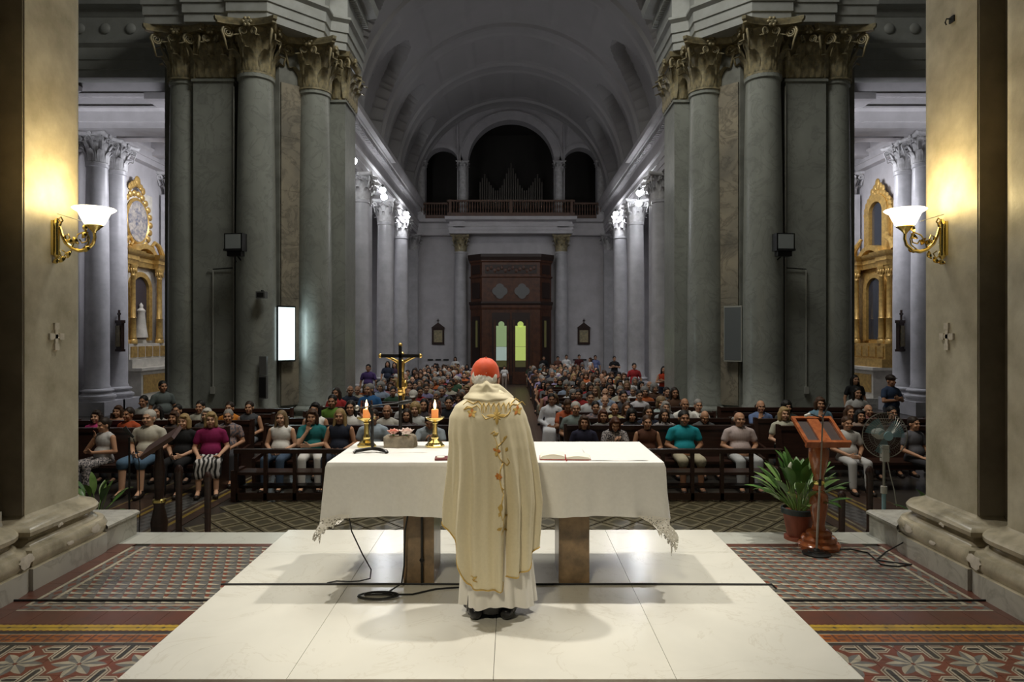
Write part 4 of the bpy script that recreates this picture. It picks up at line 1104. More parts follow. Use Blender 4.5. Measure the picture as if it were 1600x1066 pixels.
def cloth(s, v):
    a = side_w(s)
    out = .008 + v*(.012+.03*a) + .010*v*math.sin(s*2*PI*17)*(.3+.7*a) + .006*v*math.sin(s*2*PI*41+1)
    if v < .03: out = .0
    x, y, k = rrect(s, out)
    return (x, y, ZT-drop(s)*v - (0 if v > .03 else 0))
mb = MB().grid(cloth, NS, 14, True)
n0 = len(mb.v); NX = 40
mb.add([(X0+(X1-X0)*i/NX, Y0+(Y1-Y0)*j/16, ZT+.0012*noise.noise((i*.35, j*.5, 0))) for j in range(17) for i in range(NX+1)],
       [(j*(NX+1)+i, j*(NX+1)+i+1, (j+1)*(NX+1)+i+1, (j+1)*(NX+1)+i) for j in range(16) for i in range(NX)])
tc = mb.build('altar_cloth', 'cloth_white', None, True, label='long white linen cloth with lace ends draped over the altar', cat='altar cloth')
for nm, dr in (('r', .26), ('l', .16)):
    W = X1-X0; D = Y1-Y0; L = 2*(W+D)
    a, b = ((W-.24)/L, (W+D)/L) if nm == 'r' else ((2*W+D)/L, (L+.20)/L)
    def lacef(u, v):
        s = a+(b-a)*u
        x, y, z = cloth(s, 1.0)
        near = (b-s)*L if nm == 'l' else (s-a)*L         # metres from the end on the front side
        env = min(1, near/.22)**.8 * (1 if near < .30 else max(.55, 1-(near-.30)*.8))
        jag = .62+.30*abs(math.sin(near*52)) + .16*math.sin(near*23+1)
        ln = dr*env*jag+.012
        x2, y2, k = rrect(s, .035+.035*v+.014*math.sin(near*42)*v)
        q = min(1, v*2)
        return (x*(1-q)+x2*q, y*(1-q)+y2*q, z+.012-ln*v)
    MB().grid(lacef, 130, 10).build('lace_trim', 'lace', tc)

# candlesticks
for i, x in enumerate((-1.17, -.62)):
    t = thing('candlestick', 'gilded candlestick with lit candle in glass, %s' % ('left of the crucifix', 'right of the crucifix beside the celebrant')[i], 'candlestick', (x, 5.49, ZT+.001), 0, 'candlesticks on the altar')
    hexm = lambda a, z: 1.0
    MB().lathe([(.078,0),(.078,.012),(.066,.022),(.058,.034),(.034,.052),(.026,.06)], 8).build('foot', 'brass_bright', t, False)
    MB().lathe([(.026,.06),(.030,.075),(.024,.09),(.021,.10),(.019,.18),(.026,.19),(.022,.20)], 8).build('stem', 'brass_bright', t, False)
    MB().lathe([(.022,.198),(.045,.208),(.074,.225),(.078,.236),(.072,.238),(.030,.228),(0,.228)], 24).build('drip_plate', 'brass_bright', t)
    c = MB().lathe([(.028,.232),(.029,.295),(.024,.300),(.0,.297)], 18).build('candle', 'wax', t)
    MB().lathe([(.0,.300),(.008,.308),(.012,.325),(.008,.350),(.0,.378)], 12).build('flame', 'flame', c)
    MB().lathe([(.046,.232),(.054,.27),(.052,.32),(.046,.37),(.044,.37),(.050,.32),(.052,.27),(.044,.234)], 24).build('glass_shade', 'lamp_glass', t)
    lamp('POINT', 'candle_light', (x, 5.49, ZT+.34), 1.2, (1.0,.62,.25), None, .012)
# stone with crucifix
mb = MB()
def rockf(u, v):
    a = u*2*PI; sq = 1/max(abs(math.cos(a)), abs(math.sin(a)))**.7
    r = (.135*sq if True else 0)*(1-.05*v)*(1+.06*noise.noise((math.cos(a)*2.5, math.sin(a)*2.5, v*2)))
    z = .085*v*(1+.22*noise.noise((math.cos(a)*3, math.sin(a)*3, 5)))
    if v > .86: r *= .86; 
    return (r*math.cos(a), r*math.sin(a)*.62, z)
mb.grid(rockf, 40, 8, True); k = len(mb.v); mb.f.append(tuple(range(k-40, k))); mb.f.append(tuple(range(40))[::-1])
cr = thing('altar_crucifix', 'bronze crucifix with golden figure set in a rough stone block', 'crucifix', (-.90, 5.50, ZT+.001))
mb.build('stone_block', 'rock', cr)
mb = MB().tube([(0,0,.06),(0,0,.30),(0,0,.44)], .013, 8); mb.build('staff', 'black_metal', cr)
MB().tube([(0,0,.41),(0,0,.43),(0,0,.44),(0,0,.455),(0,0,.47)], [.015,.026,.018,.024,.014], 10).build('knop', 'gold', cr)
MB().box(-.012,.012,-.012,.010,.46,.815).build('cross_post', 'black_metal', cr, False)
MB().box(-.16,.16,-.012,.010,.715,.742).build('cross_bar', 'black_metal', cr, False)
for x, z in ((-.16,.7285),(.16,.7285),(0,.815)):
    MB().ell((x,0,z), (.018,.014,.018), 10).build('finial', 'gold', cr)
co = MB()
Y = .032
co.cap((0,Y,.60),(0,Y,.53),.028,.024); co.cap((0,Y,.67),(0,Y,.60),.034,.028); co.cap((0,Y,.53),(0,Y+.01,.49),.030,.028)
co.ell((.008,Y+.012,.735), (.020,.024,.027), 12); co.cap((0,Y,.68),(.004,Y+.006,.72),.012,.011)
for e in (-1, 1):
    co.cap((e*.025,Y,.678),(e*.075,Y-.004,.705),.014,.011); co.cap((e*.075,Y-.004,.705),(e*.135,Y-.012,.728),.011,.008); co.ell((e*.145,Y-.014,.73),(.012,.006,.008),8)
    co.cap((e*.016,Y+.008,.49),(e*.018,Y+.035,.42),.020,.014); co.cap((e*.018,Y+.035,.42),(e*.008,Y+.012,.33),.014,.009); co.cap((e*.008,Y+.012,.33),(e*.008,Y+.022,.305),.009,.008)
co.build('corpus', 'gold', cr, 'all')
lc = MB().lathe([(.030,.465),(.038,.475),(.036,.51),(.032,.53)], 14, (0,Y+.006,0)); lc.ell((.036,Y,.495),(.018,.014,.035),8); lc.build('loincloth', 'gold', cr)
def rose(name, loc, r, mat, lb):
    t = thing(name, lb, 'flower', loc)
    pe = MB().grid(lambda u, v: ((u-.5)*2*.55*math.sin(PI*min(1, .15+.85*v))*1.0, -.25*v*v+.1*v, v*1.0), 5, 6).mesh('petal', 'all')
    for ring, (n, tl, s) in enumerate(((3, .05, .75), (5, .35, .9), (7, .8, 1.0))):
        for k in range(n):
            o = put('petal', pe, mat, t); a = 2*PI*k/n+ring*.5
            o.matrix_local = Matrix.Rotation(a, 4, 'Z') @ Matrix.Translation((0, -r*.12*(ring+.5), 0)) @ Matrix.Rotation(tl, 4, 'X') @ Matrix.Scale(r*s*1.25, 4)
    MB().tube([(0,0,-.03),(0,0,.0),(0,0,.01)], [.004,.012,.010], 8).build('stem', 'leaf_green', t)
rose('rose', (-.950, 5.47, ZT+.105), .042, 'rose_pink', 'pink rose left of the crucifix foot')
rose('rose', (-.845, 5.46, ZT+.105), .050, 'rose_white', 'pale blush rose right of the crucifix foot')
# table microphone
t = thing('table_microphone', 'black table microphone stand with long boom on the altar left', 'microphone', (-1.07, 5.22, ZT+.001))
MB().tube([(-.125,-.06,.006),(-.115,-.05,.016),(-.05,.0,.022),(0,.01,.026),(.05,.0,.022),(.115,-.05,.016),(.125,-.06,.006)], .014, 8).build('base', 'black_metal', t)
MB().tube([(0,.01,.02),(0,.01,.30)], .011, 8).build('pole', 'black', t)
MB().tube([(0,.01,.29),(-.02,.01,.33),(0,.01,.355)], .016, 8).build('clamp', 'black', t)
MB().tube([(-.10,.01,.335),(.02,.01,.355),(.22,.03,.375)], .006, 6).build('boom', 'black_metal', t)
MB().tube([(.20,.03,.372),(.225,.03,.376),(.25,.03,.380),(.30,.03,.390)], [.012,.017,.018,.012], 10).build('microphone', 'black', t)
MB().ell((-.118,.01,.338), (.022,.022,.022), 12).build('second_capsule', 'grey_metal', t)
MB().tube([(0,.02,.27),(-.03,.02,.24),(-.02,.03,.16),(.0,.03,.10),(.01,.03,.04)], .0035, 5).build('cable', 'black', t)
# books
t = thing('burgundy_booklet', 'closed burgundy booklet with white oval at the left of the celebrant', 'booklet', (-.47, 4.93, ZT+.002), R(4))
MB().box(-.085,.085,-.06,.06,0,.012).build('cover', 'burgundy', t, False)
MB().lathe([(0,.0125),(.03,.0125),(.03,.014),(0,.014)], 18, (-.045,.01,0)).build('oval', 'paper', t)
t = thing('open_missal', 'open missal with red cover and ribbon on the right of the altar', 'book', (.385, 4.96, ZT+.002), R(-3))
MB().box(-.184,.184,-.082,.092,0,.005).build('cover', 'red_ribbon', t, False)
for e in (-1, 1):
    H = .034 if e < 0 else .022
    def pg(u, v): return (e*(.002+.178*u), -.08+.17*v, .007+H*math.sin(PI*(.12+.80*u))**.7*(1 if u < .95 else .6))
    mb = MB().grid(pg, 12, 3); n = len(mb.v); mb.v += [(x, y, .006) for x, y, z in mb.v[:n]]; mb.f += [tuple(q+n for q in f[::-1]) for f in mb.f]
    for j in range(11): mb.f.append((j, j+1, n+j+1, n+j))
    for j in range(2): mb.f.append((j*12+11, (j+1)*12+11, n+(j+1)*12+11, n+j*12+11))
    mb.build('pages', 'paper', t)
MB().tube([(0,-.06,.035),(.0,-.085,.03),(.004,-.10,.004),(.01,-.12,.003)], .004, 5).build('ribbon', 'red_ribbon', t)
# corporal folded on the right of the altar top
mb = MB().grid(lambda u, v: (.55+.42*u, 4.86+.5*v, ZT+.0035+.002*math.sin(u*9+v*3)), 24, 12)
mb.build('folded_linen', 'cloth_white', None, True, label='thin folded linen lying on the right of the altar top', cat='linen')
# cables under the altar
pts = [(-1.18,4.95,.50),(-1.17,4.98,.40),(-1.10,5.02,.22),(-1.04,5.04,.10),(-1.05,5.05,.03),(-1.13,5.06,.008),(-1.20,5.05,.008),(-1.30,5.06,.008),(-1.36,5.02,.008)]
MB().tube(pts, .0055, 6).build('hanging_cable', 'black', label='thin black cable hanging from the altar cloth on the left', cat='cable')
pts = [(-.72,4.99,.80),(-.745,4.99,.62),(-.78,4.98,.40),(-.785,4.97,.15),(-.80,4.95,.03),(-.87,4.86,.008)]
for k in range(40):
    a = k/40*2*PI*2.6; r = .10+.02*math.sin(a*.7); pts.append((-.93+r*math.cos(a)*1.25, 4.76+r*.6*math.sin(a), .008+.004*(k/10)))
pts += [(-.70,4.80,.008),(-.55,4.90,.008),(-.40,4.93,.008),(-.28,4.95,.008)]
MB().tube(pts, .0065, 6).build('coiled_cable', 'black', label='black cable coiled on the platform by the left altar leg', cat='cable')
t = thing('lamp_rod', 'thin dark metal rod standing against the left altar leg', 'rod', (-.66, 5.005, 0))
MB().tube([(0,0,0),(0,0,.72)], .010, 8).build('rod', 'black_metal', t)
for z in (.18, .68): MB().tube([(0,0,z-.015),(0,0,z),(0,0,z+.015)], [.012,.02,.012], 8).build('collar', 'black_metal', t)
# palm standing low behind the altar
t = thing('low_palm', 'low palm with thin fronds behind the altar', 'plant', (-.22, 5.95, 0))
MB().lathe([(.07,0),(.09,.12),(.10,.125),(.09,.13),(0,.12)], 16).build('pot', 'pot_rim', t)
random.seed(3)
fr = leafblade(.34, .008).mesh('frond', 'all')
for k in range(16):
    put('frond', fr, 'leaf_green', t, (0,0,.12), (random.uniform(.0,.35), 0, random.uniform(0, 6.28)))

# ------------------------------------------------------------------ lectern, microphone stand, plant, fan on the right
t = thing('wooden_lectern', 'varnished turned wooden lectern with sloping open frame at the right', 'lectern', (2.71, 6.03, -.04))
MB().lathe([(.175,0),(.18,.03),(.165,.05),(.145,.055),(.15,.08),(.135,.10),(.105,.105),(.11,.13),(.095,.15),(.06,.16)], 28).build('base', 'varnished_wood', t)
MB().lathe([(.06,.16),(.05,.20),(.07,.32),(.08,.40),(.075,.46),(.045,.50),(.055,.515),(.045,.53),(.042,.56),(.05,.60),(.042,.63),(.055,.66),(.085,.78),(.085,.86),(.05,.92),(.065,.94),(.05,.96),(.05,.98)], 24).build('post', 'varnished_wood', t)
MB().lathe([(.047,.555),(.05,.565),(.05,.585),(.047,.595)], 20).build('brass_ring', 'brass_bright', t)
hd = put('reading_frame', None, None, t, (0, 0, 1.03), (R(30), 0, 0))
for x0, x1, y0, y1, nm in ((-.18,.18,-.19,-.16,'rail'),(-.18,.18,.16,.19,'rail'),(-.18,-.152,-.16,.16,'stile'),(.152,.18,-.16,.16,'stile')):
    MB().box(x0,x1,y0,y1,-.015,.015).build(nm, 'varnished_wood', hd, False)
MB().box(-.05,.05,-.16,.16,-.012,.008).build('centre_board', 'varnished_wood', hd, False)
MB().box(-.152,.152,-.16,.16,-.014,-.012).build('backing', 'dark_wood', hd, False)
MB().box(-.19,.19,-.215,-.185,-.02,.04).build('book_lip', 'varnished_wood', hd, False)
t = thing('microphone_stand', 'slim microphone stand with round base before the wooden lectern', 'microphone', (2.60, 5.83, -.04))
MB().lathe([(.0,.0),(.115,.0),(.115,.012),(.10,.018),(.07,.02),(.066,.03),(.03,.035),(.02,.05),(0,.05)], 28).build('base', 'black_metal', t)
MB().tube([(0,0,.03),(.03,0,.62)], .010, 8).build('pole', 'grey_metal', t)
MB().tube([(.03,0,.60),(.055,0,1.17)], .007, 8).build('upper_pole', 'grey_metal', t)
MB().tube([(.03,0,.585),(.031,0,.60),(.032,0,.64)], .013, 8).build('collar', 'black_metal', t)
MB().tube([(.055,0,1.17),(.10,.02,1.24),(.13,.03,1.28)], .006, 6).build('gooseneck', 'black', t)
MB().tube([(.055,0,1.16),(-.03,0,1.19),(-.06,0,1.20)], .006, 6).build('boom', 'black', t)
MB().tube([(-.055,0,1.198),(-.10,0,1.18)], .012, 8).build('microphone', 'white_plastic', t)
# cables on the right
MB().tube([(2.75,5.90,-.03),(2.95,5.95,-.034),(3.05,5.85,-.034),(3.0,5.55,-.034),(3.10,5.50,-.034),(3.25,5.55,-.034),(3.10,5.62,-.034),(3.02,5.66,-.034),(3.2,5.85,-.03),(3.38,5.80,.10),(3.42,5.74,.21),(3.46,5.68,.28),(3.5,5.6,.30)], .006, 6).build(
    'trailing_cable', 'black', label='black cable trailing from the lectern to the right pier base', cat='cable')
# peace lily
def plant(name, loc, lb, n, rad, hgt, pot=True, seed=1, flower=True):
    random.seed(seed)
    t = thing(name, lb, 'potted plant', loc)
    if pot:
        MB().lathe([(.105,.0),(.125,.0),(.125,.03),(.115,.03)], 24).build('saucer', 'terracotta', t)
        MB().lathe([(.095,.015),(.135,.24),(.145,.24),(.145,.245),(.13,.26)], 28).build('pot', 'terracotta', t)
        MB().lathe([(.130,.235),(.150,.24),(.152,.285),(.138,.29),(.13,.26),(0,.255)], 28).build('pot_rim', 'pot_rim', t)
        z0 = .25
    else:
        MB().lathe([(.10,0),(.14,.22),(.13,.23),(0,.21)], 20).build('pot', 'pot_rim', t); z0 = .2
    for k in range(n):
        a = 2*PI*k/n*2.39996*n/6.2831853; q = (k+.5)/n
        lean = .08+1.0*q**1.1+random.uniform(-.12,.12); L = hgt*(1.0-.25*q)*random.uniform(.8,1.1)
        stemL = L*.55
        d = Vector((math.sin(lean)*math.cos(a), math.sin(lean)*math.sin(a), math.cos(lean)))
        b = Vector((.04*math.cos(a), .04*math.sin(a), z0)); e = b+d*stemL*Vector((1,1,1)).length/1.732
        st = MB().tube([b, b+d*stemL*.5+Vector((0,0,.02)), b+d*stemL], .005, 5).build('stem', 'leaf_pale', t)
        Lf = random.uniform(.22,.31); W = Lf*.155
        random_bend = random.uniform(.2,1.0)
        pts = []; p = b+d*stemL; dirn = lean
        side = Vector((-math.sin(a), math.cos(a), 0)); mbl = MB(); nn = 7
        for i in range(nn+1):
            tt = i/nn; w_ = W*max(.02, math.sin(PI*(tt*.95+.03))**.85)
            f = Vector((math.sin(dirn)*math.cos(a), math.sin(dirn)*math.sin(a), math.cos(dirn)))
            upn = Vector((-math.cos(dirn)*math.cos(a), -math.cos(dirn)*math.sin(a), math.sin(dirn)))
            pts += [p-side*w_+upn*w_*.25, p, p+side*w_+upn*w_*.25]
            p = p+f*Lf/nn; dirn += random_bend/nn
        nv = len(pts); pts += [q2-Vector((0,0,.002)) for q2 in pts]
        fs = [(i*3+j, i*3+j+1, i*3+j+4, i*3+j+3) for i in range(nn) for j in range(2)]
        mbl.add(pts, fs+[tuple(x+nv for x in f[::-1]) for f in fs])
        mbl.build('leaf', random.choice(('leaf_green','leaf_green','leaf_pale')), t, 'all')
    if flower:
        MB().tube([(0,0,z0),(-.08,-.05,.45),(-.10,-.06,.62)], .005, 5).build('flower_stem', 'leaf_pale', t)
        MB().grid(lambda u, v: (-.10+(u-.5)*.06*math.sin(PI*(.05+.93*v)), -.07-.02*math.cos((u-.5)*3), .60+.12*v), 6, 8).build('flower', 'flower_white', t)
plant('peace_lily', (2.63, 6.27, -.04), 'leafy peace lily in a terracotta pot beside the wooden lectern', 50, .5, .56, seed=5)
plant('potted_foliage', (4.55, 7.2, -.59), 'dark leafy plant low behind the right pier base', 16, .4, .75, False, 8, False)
plant('potted_foliage', (-5.0, 8.2, -.59), 'dark leafy plant half hidden behind the left pier base', 14, .4, .6, False, 9, False)
# pedestal fan
t = thing('pedestal_fan', 'pedestal fan with wire cage and blue blades before the right pier', 'fan', (4.14, 7.6, -.59))
MB().lathe([(0,0),(.2,0),(.2,.02),(.05,.05),(.03,.08),(0,.08)], 24).build('base', 'grey_metal', t)
MB().tube([(0,0,.05),(0,0,.70)], .022, 10).build('pole', 'fan_blue', t)
MB().tube([(0,0,.66),(0,0,.74)], .034, 10).build('collar', 'white_plastic', t)
MB().tube([(0,0,.74),(0,0,1.16)], .016, 10).build('upper_pole', 'grey_metal', t)
MB().box(-.035,.035,-.05,.02,1.02,1.20).build('control_box', 'white_plastic', t, False)
MB().lathe([(0,-.09),(.05,-.08),(.065,0),(.05,.08),(0,.09)], 16, (.0,.10,1.31), M=Matrix.Rotation(PI/2,4,'X')).build('motor', 'white_plastic', t)
cg = put('cage', None, None, t, (-.0,-.02,1.31))
def ring(r, y, rr): 
    return MB().tube([(r*math.cos(2*PI*i/36), y, r*math.sin(2*PI*i/36)) for i in range(37)], rr, 5)
ring(.25, 0, .006).build('rim', 'grey_metal', cg)
for y in (-.05, .05): ring(.15, y, .002).build('hoop', 'grey_metal', cg)
wr = MB()
for i in range(48):
    a = 2*PI*i/48
    for s in (-1, 1): wr.tube([(.04*math.cos(a), s*.07, .04*math.sin(a)), (.16*math.cos(a), s*.05, .16*math.sin(a)), (.25*math.cos(a), 0, .25*math.sin(a))], .0012, 3)
wr.build('wires', 'grey_metal', cg)
MB().lathe([(0,-.01),(.05,-.01),(.05,.01),(0,.01)], 20, (0,-.072,0), M=Matrix.Rotation(PI/2,4,'X')).build('badge', 'fan_blue', cg)
for k in range(3):
    a0 = k*2*PI/3+.4
    MB().grid(lambda u, v: ((.04+.17*v)*math.cos(a0+(u-.5)*(1.3-.3*v)), (u-.5)*.05, (.04+.17*v)*math.sin(a0+(u-.5)*(1.3-.3*v))), 8, 6).build('blade', 'fan_blade', cg)
MB().tube([(.02,.02,1.1),(.06,.03,1.0),(.09,.03,.85),(.13,.03,.7),(.16,.03,.5)], .006, 5).build('cable', 'white_plastic', t)

# ------------------------------------------------------------------ left reading desk and posts
t = thing('reading_desk', 'dark wooden reading desk with tilted top behind the left pier', 'lectern', (-3.72, 7.2, -.59))
MB().lathe([(.22,0),(.22,.05),(.16,.08),(.12,.12)], 8).build('base', 'dark_wood', t, False)
MB().lathe([(.07,.12),(.075,.3),(.085,.45),(.05,.62),(.065,.66),(.045,.7),(.05,.9),(.06,1.0),(.04,1.12),(.035,1.26)], 16).build('post', 'dark_wood', t)
o = MB().box(-.20,.20,-.15,.15,-.02,.02).build('book_board', 'vestibule_wood', t, False, loc=(.02,0,1.29), rot=(R(18),R(-33),0))
MB().lathe([(.055,.655),(.068,.662),(.066,.69),(.05,.70)], 16).build('brass_ring', 'brass_bright', t)
t = thing('microphone_stand', 'thin black microphone stand beside the dark reading desk', 'microphone', (-3.98, 7.1, -.59))
MB().lathe([(0,0),(.13,0),(.13,.02),(.02,.03)], 20).build('base', 'black_metal', t)
MB().tube([(0,0,.02),(0,0,1.36)], .010, 8).build('pole', 'black_metal', t)
MB().tube([(.06,-.03,1.36),(-.0,-.05,1.44),(-.02,-.06,1.47)], [.012,.018,.022], 10).build('microphone', 'black', t)
MB().tube([(.06,-.03,1.35),(.09,.02,1.1),(.10,.02,.6),(.08,.02,.1)], .005, 5).build('cable', 'black', t)
for x, y, h, lb in ((-3.44,7.05,1.08,'dark turned post right beside the reading desk'), (-3.12,7.0,1.02,'dark turned post nearest the altar on the left'), (3.43,7.1,.80,'short dark post between lectern and fan'), (3.72,7.1,1.06,'taller dark post next to the fan')):
    t = thing('barrier_post', lb, 'post', (x, y, -.59), 0, 'dark posts below the sanctuary step')
    MB().lathe([(.10,0),(.10,.03),(.05,.06),(.045,.10)], 16).build('base', 'dark_wood', t)
    MB().lathe([(.034,.10),(.038,h*.3),(.045,h*.34),(.030,h*.38),(.034,h*.9),(.043,h*.93),(.038,h*.97),(.015,h)], 16).build('shaft', 'dark_wood', t)

# ------------------------------------------------------------------ pews and front rails
def front_rail(x0, x1, lb):
    t = thing('front_kneeler', lb, 'kneeler', ((x0+x1)/2, 9.97, zn(9.97)), 0, 'front kneelers')
    h = (x1-x0)/2
    MB().box(-h,h,-.05,.05,.70,.76).build('top_rail', 'dark_wood', t, False)
    MB().box(-h,h,-.04,.0,.02,.12).build('plinth', 'dark_wood', t, False)
    MB().box(-h,h,-.02,.30,.38,.42).build('shelf', 'dark_wood', t, False)
    MB().box(-h,h,.10,.30,.16,.20).build('kneeling_board', 'dark_wood', t, False)
    n = int(2*h/.42)
    for k in range(n+1):
        x = -h+.03+(2*h-.06)*k/n; MB().box(x-.025,x+.025,-.04,.02,.0,.70).build('post', 'dark_wood', t, False)
    for e in (-1,1): MB().box(e*h-.035,e*h+.035,-.06,.32,0,.45).build('end_panel', 'dark_wood', t, False)
front_rail(-4.05, -1.0, 'dark wooden front kneeler on the left of the central aisle')
front_rail(.88, 3.95, 'dark wooden front kneeler on the right of the central aisle')
pews = {}
def pew(x0, x1, y, lb, grp):
    L = round(x1-x0, 2); h = L/2
    if L not in pews:
        q = {}
        q['seat'] = MB().box(-h,h,-.24,.20,.41,.45).mesh('seat')
        q['backrest'] = MB().add([(-h,.20,.40),(h,.20,.40),(h,.28,.92),(-h,.28,.92),(-h,.23,.40),(h,.23,.40),(h,.31,.92),(-h,.31,.92)], [(0,1,2,3),(7,6,5,4),(0,4,5,1),(1,5,6,2),(2,6,7,3),(3,7,4,0)]).mesh('backrest')
        q['top_rail'] = MB().box(-h,h,.25,.34,.88,.95).mesh('top_rail')
        q['front_apron'] = MB().box(-h,h,-.22,-.19,.33,.41).mesh('front_apron')
        q['end_panel'] = MB().prism([(-.26,.0),(.33,.0),(.36,.97),(.26,.97),(.18,.55),(-.26,.50)], -.025, .025).map(lambda p: Vector((p.z, p.x, p.y))).mesh('end_panel')
        for me in q.values(): me.materials.append(MATS['dark_wood'])
        pews[L] = q
    q = pews[L]
    t = thing('pew', lb, 'pew', ((x0+x1)/2, y, zn(y)), 0, grp)
    for k in ('seat','backrest','top_rail','front_apron'): put(k, q[k], None, t)
    for e in (-h, h): put('end_panel', q['end_panel'], None, t, (e,0,0))
ROWS = [10.95, 12.0, 13.05, 14.15]
OR = ['front', 'second', 'third', 'fourth']
for i, y in enumerate(ROWS):
    pew(-4.05, -1.0, y, 'dark wooden pew in the %s crossing row left of the aisle' % OR[i], 'pews in the crossing')
    pew(.88, 3.95, y, 'dark wooden pew in the %s crossing row right of the aisle' % OR[i], 'pews in the crossing')
    pew(-7.6, -4.55, y-.35, 'dark wooden pew in the %s row of the left transept' % OR[i], 'pews in the transepts')
    pew(4.35, 7.4, y-.1, 'dark wooden pew in the %s row of the right transept' % OR[i], 'pews in the transepts')
ORD = 'first second third fourth fifth sixth seventh eighth ninth tenth eleventh twelfth thirteenth fourteenth fifteenth sixteenth seventeenth eighteenth nineteenth twentieth'.split()
NROW = [15.45+1.06*i for i in range(20)]
for i, y in enumerate(NROW):
    pew(-4.05, -1.0, y, 'dark wooden nave pew left of the aisle, %s row from the crossing' % ORD[i], 'pews of the nave')
    pew(.80, 3.95, y, 'dark wooden nave pew right of the aisle, %s row from the crossing' % ORD[i], 'pews of the nave')

# ------------------------------------------------------------------ people
def remesh(mb, name, voxel=.012, it=6, fac=.5, mats=None, noisy=None):
    me = mb.mesh('tmp'); o = bpy.data.objects.new('tmp', me); COL.objects.link(o)
    md = o.modifiers.new('r', 'REMESH'); md.mode = 'VOXEL'; md.voxel_size = voxel; md.use_smooth_shade = True
    sm = o.modifiers.new('s', 'SMOOTH'); sm.factor = fac; sm.iterations = it
    dg = bpy.context.evaluated_depsgraph_get(); dg.update()
    out = bpy.data.meshes.new_from_object(o.evaluated_get(dg)); out.name = name
    bpy.data.objects.remove(o); bpy.data.meshes.remove(me)
    out.materials.clear()
    for q in mats or []: out.materials.append(MATS[q])
    out.polygons.foreach_set('use_smooth', [True]*len(out.polygons))
    out.polygons.foreach_set('material_index', [0]*len(out.polygons))
    return out
def head_shapes(mb, H):
    def E(c, r): mb.ell(H @ Vector(c), r, 14, H.to_3x3())
    def C(a, b, r0, r1): mb.cap(H @ Vector(a), H @ Vector(b), r0, r1, 10)
    E((0,.012,.025), (.076,.097,.097)); E((0,-.022,-.042), (.058,.068,.074)); E((0,-.062,-.092), (.027,.026,.022))
    C((0,-.086,.012), (0,-.104,-.026), .009, .014); E((0,-.080,.027), (.050,.016,.011))
    for e in (-1, 1):
        E((e*.078,.012,-.012), (.011,.021,.033)); E((e*.040,-.068,-.030), (.024,.022,.022))
    E((0,-.087,-.063), (.024,.010,.010)); E((0,.02,-.06), (.055,.06,.06))
def paint_face(me, H):
    Hi = H.inverted(); n = len(me.polygons); idx = [0]*n
    for p in me.polygons:
        q = Hi @ p.center
        if q.y < -.055 and abs(q.z) < .12 and abs(q.x) < .08:
            ax = abs(q.x)
            if ((ax-.031)/.014)**2+((q.z-.004)/.0065)**2 < 1: idx[p.index] = 1
            elif ((ax-.033)/.022)**2+((q.z-.029)/.0028)**2 < 1: idx[p.index] = 1
            elif (q.x/.024)**2+((q.z+.063)/.009)**2 < 1 and q.y < -.08: idx[p.index] = 2
    me.polygons.foreach_set('material_index', idx)
def hand(mb, w, d, side, curl=.35, u=None):
    """palm and five fingers from wrist w along d; side: direction of the thumb"""
    w = Vector(w); d = Vector(d).normalized(); s = Vector(side); s = (s-d*s.dot(d)).normalized(); n = d.cross(s)
    if u is not None and n.dot(Vector(u)) < 0: n = -n
    for k in (-.026,-.009,.009,.026): mb.cap(w+s*k*.7, w+d*.085+s*k, .014, .012, 8)
    for k, L in ((.029,.072),(.0095,.082),(-.0095,.076),(-.029,.058)):
        b = w+d*.088+s*k; m1 = b+(d*math.cos(curl)-n*math.sin(curl))*L*.5; e = m1+(d*math.cos(curl*2.4)-n*math.sin(curl*2.4))*L*.5
        mb.cap(b, m1, .0092, .0085, 8); mb.cap(m1, e, .0085, .007, 8)
    b = w+d*.03+s*.026; m1 = b+(d*.7+s*.7).normalized()*.042; e = m1+(d*.95+s*.2).normalized()*.034
    mb.cap(b, m1, .0125, .010, 8); mb.cap(m1, e, .010, .008, 8)
POSE = {}
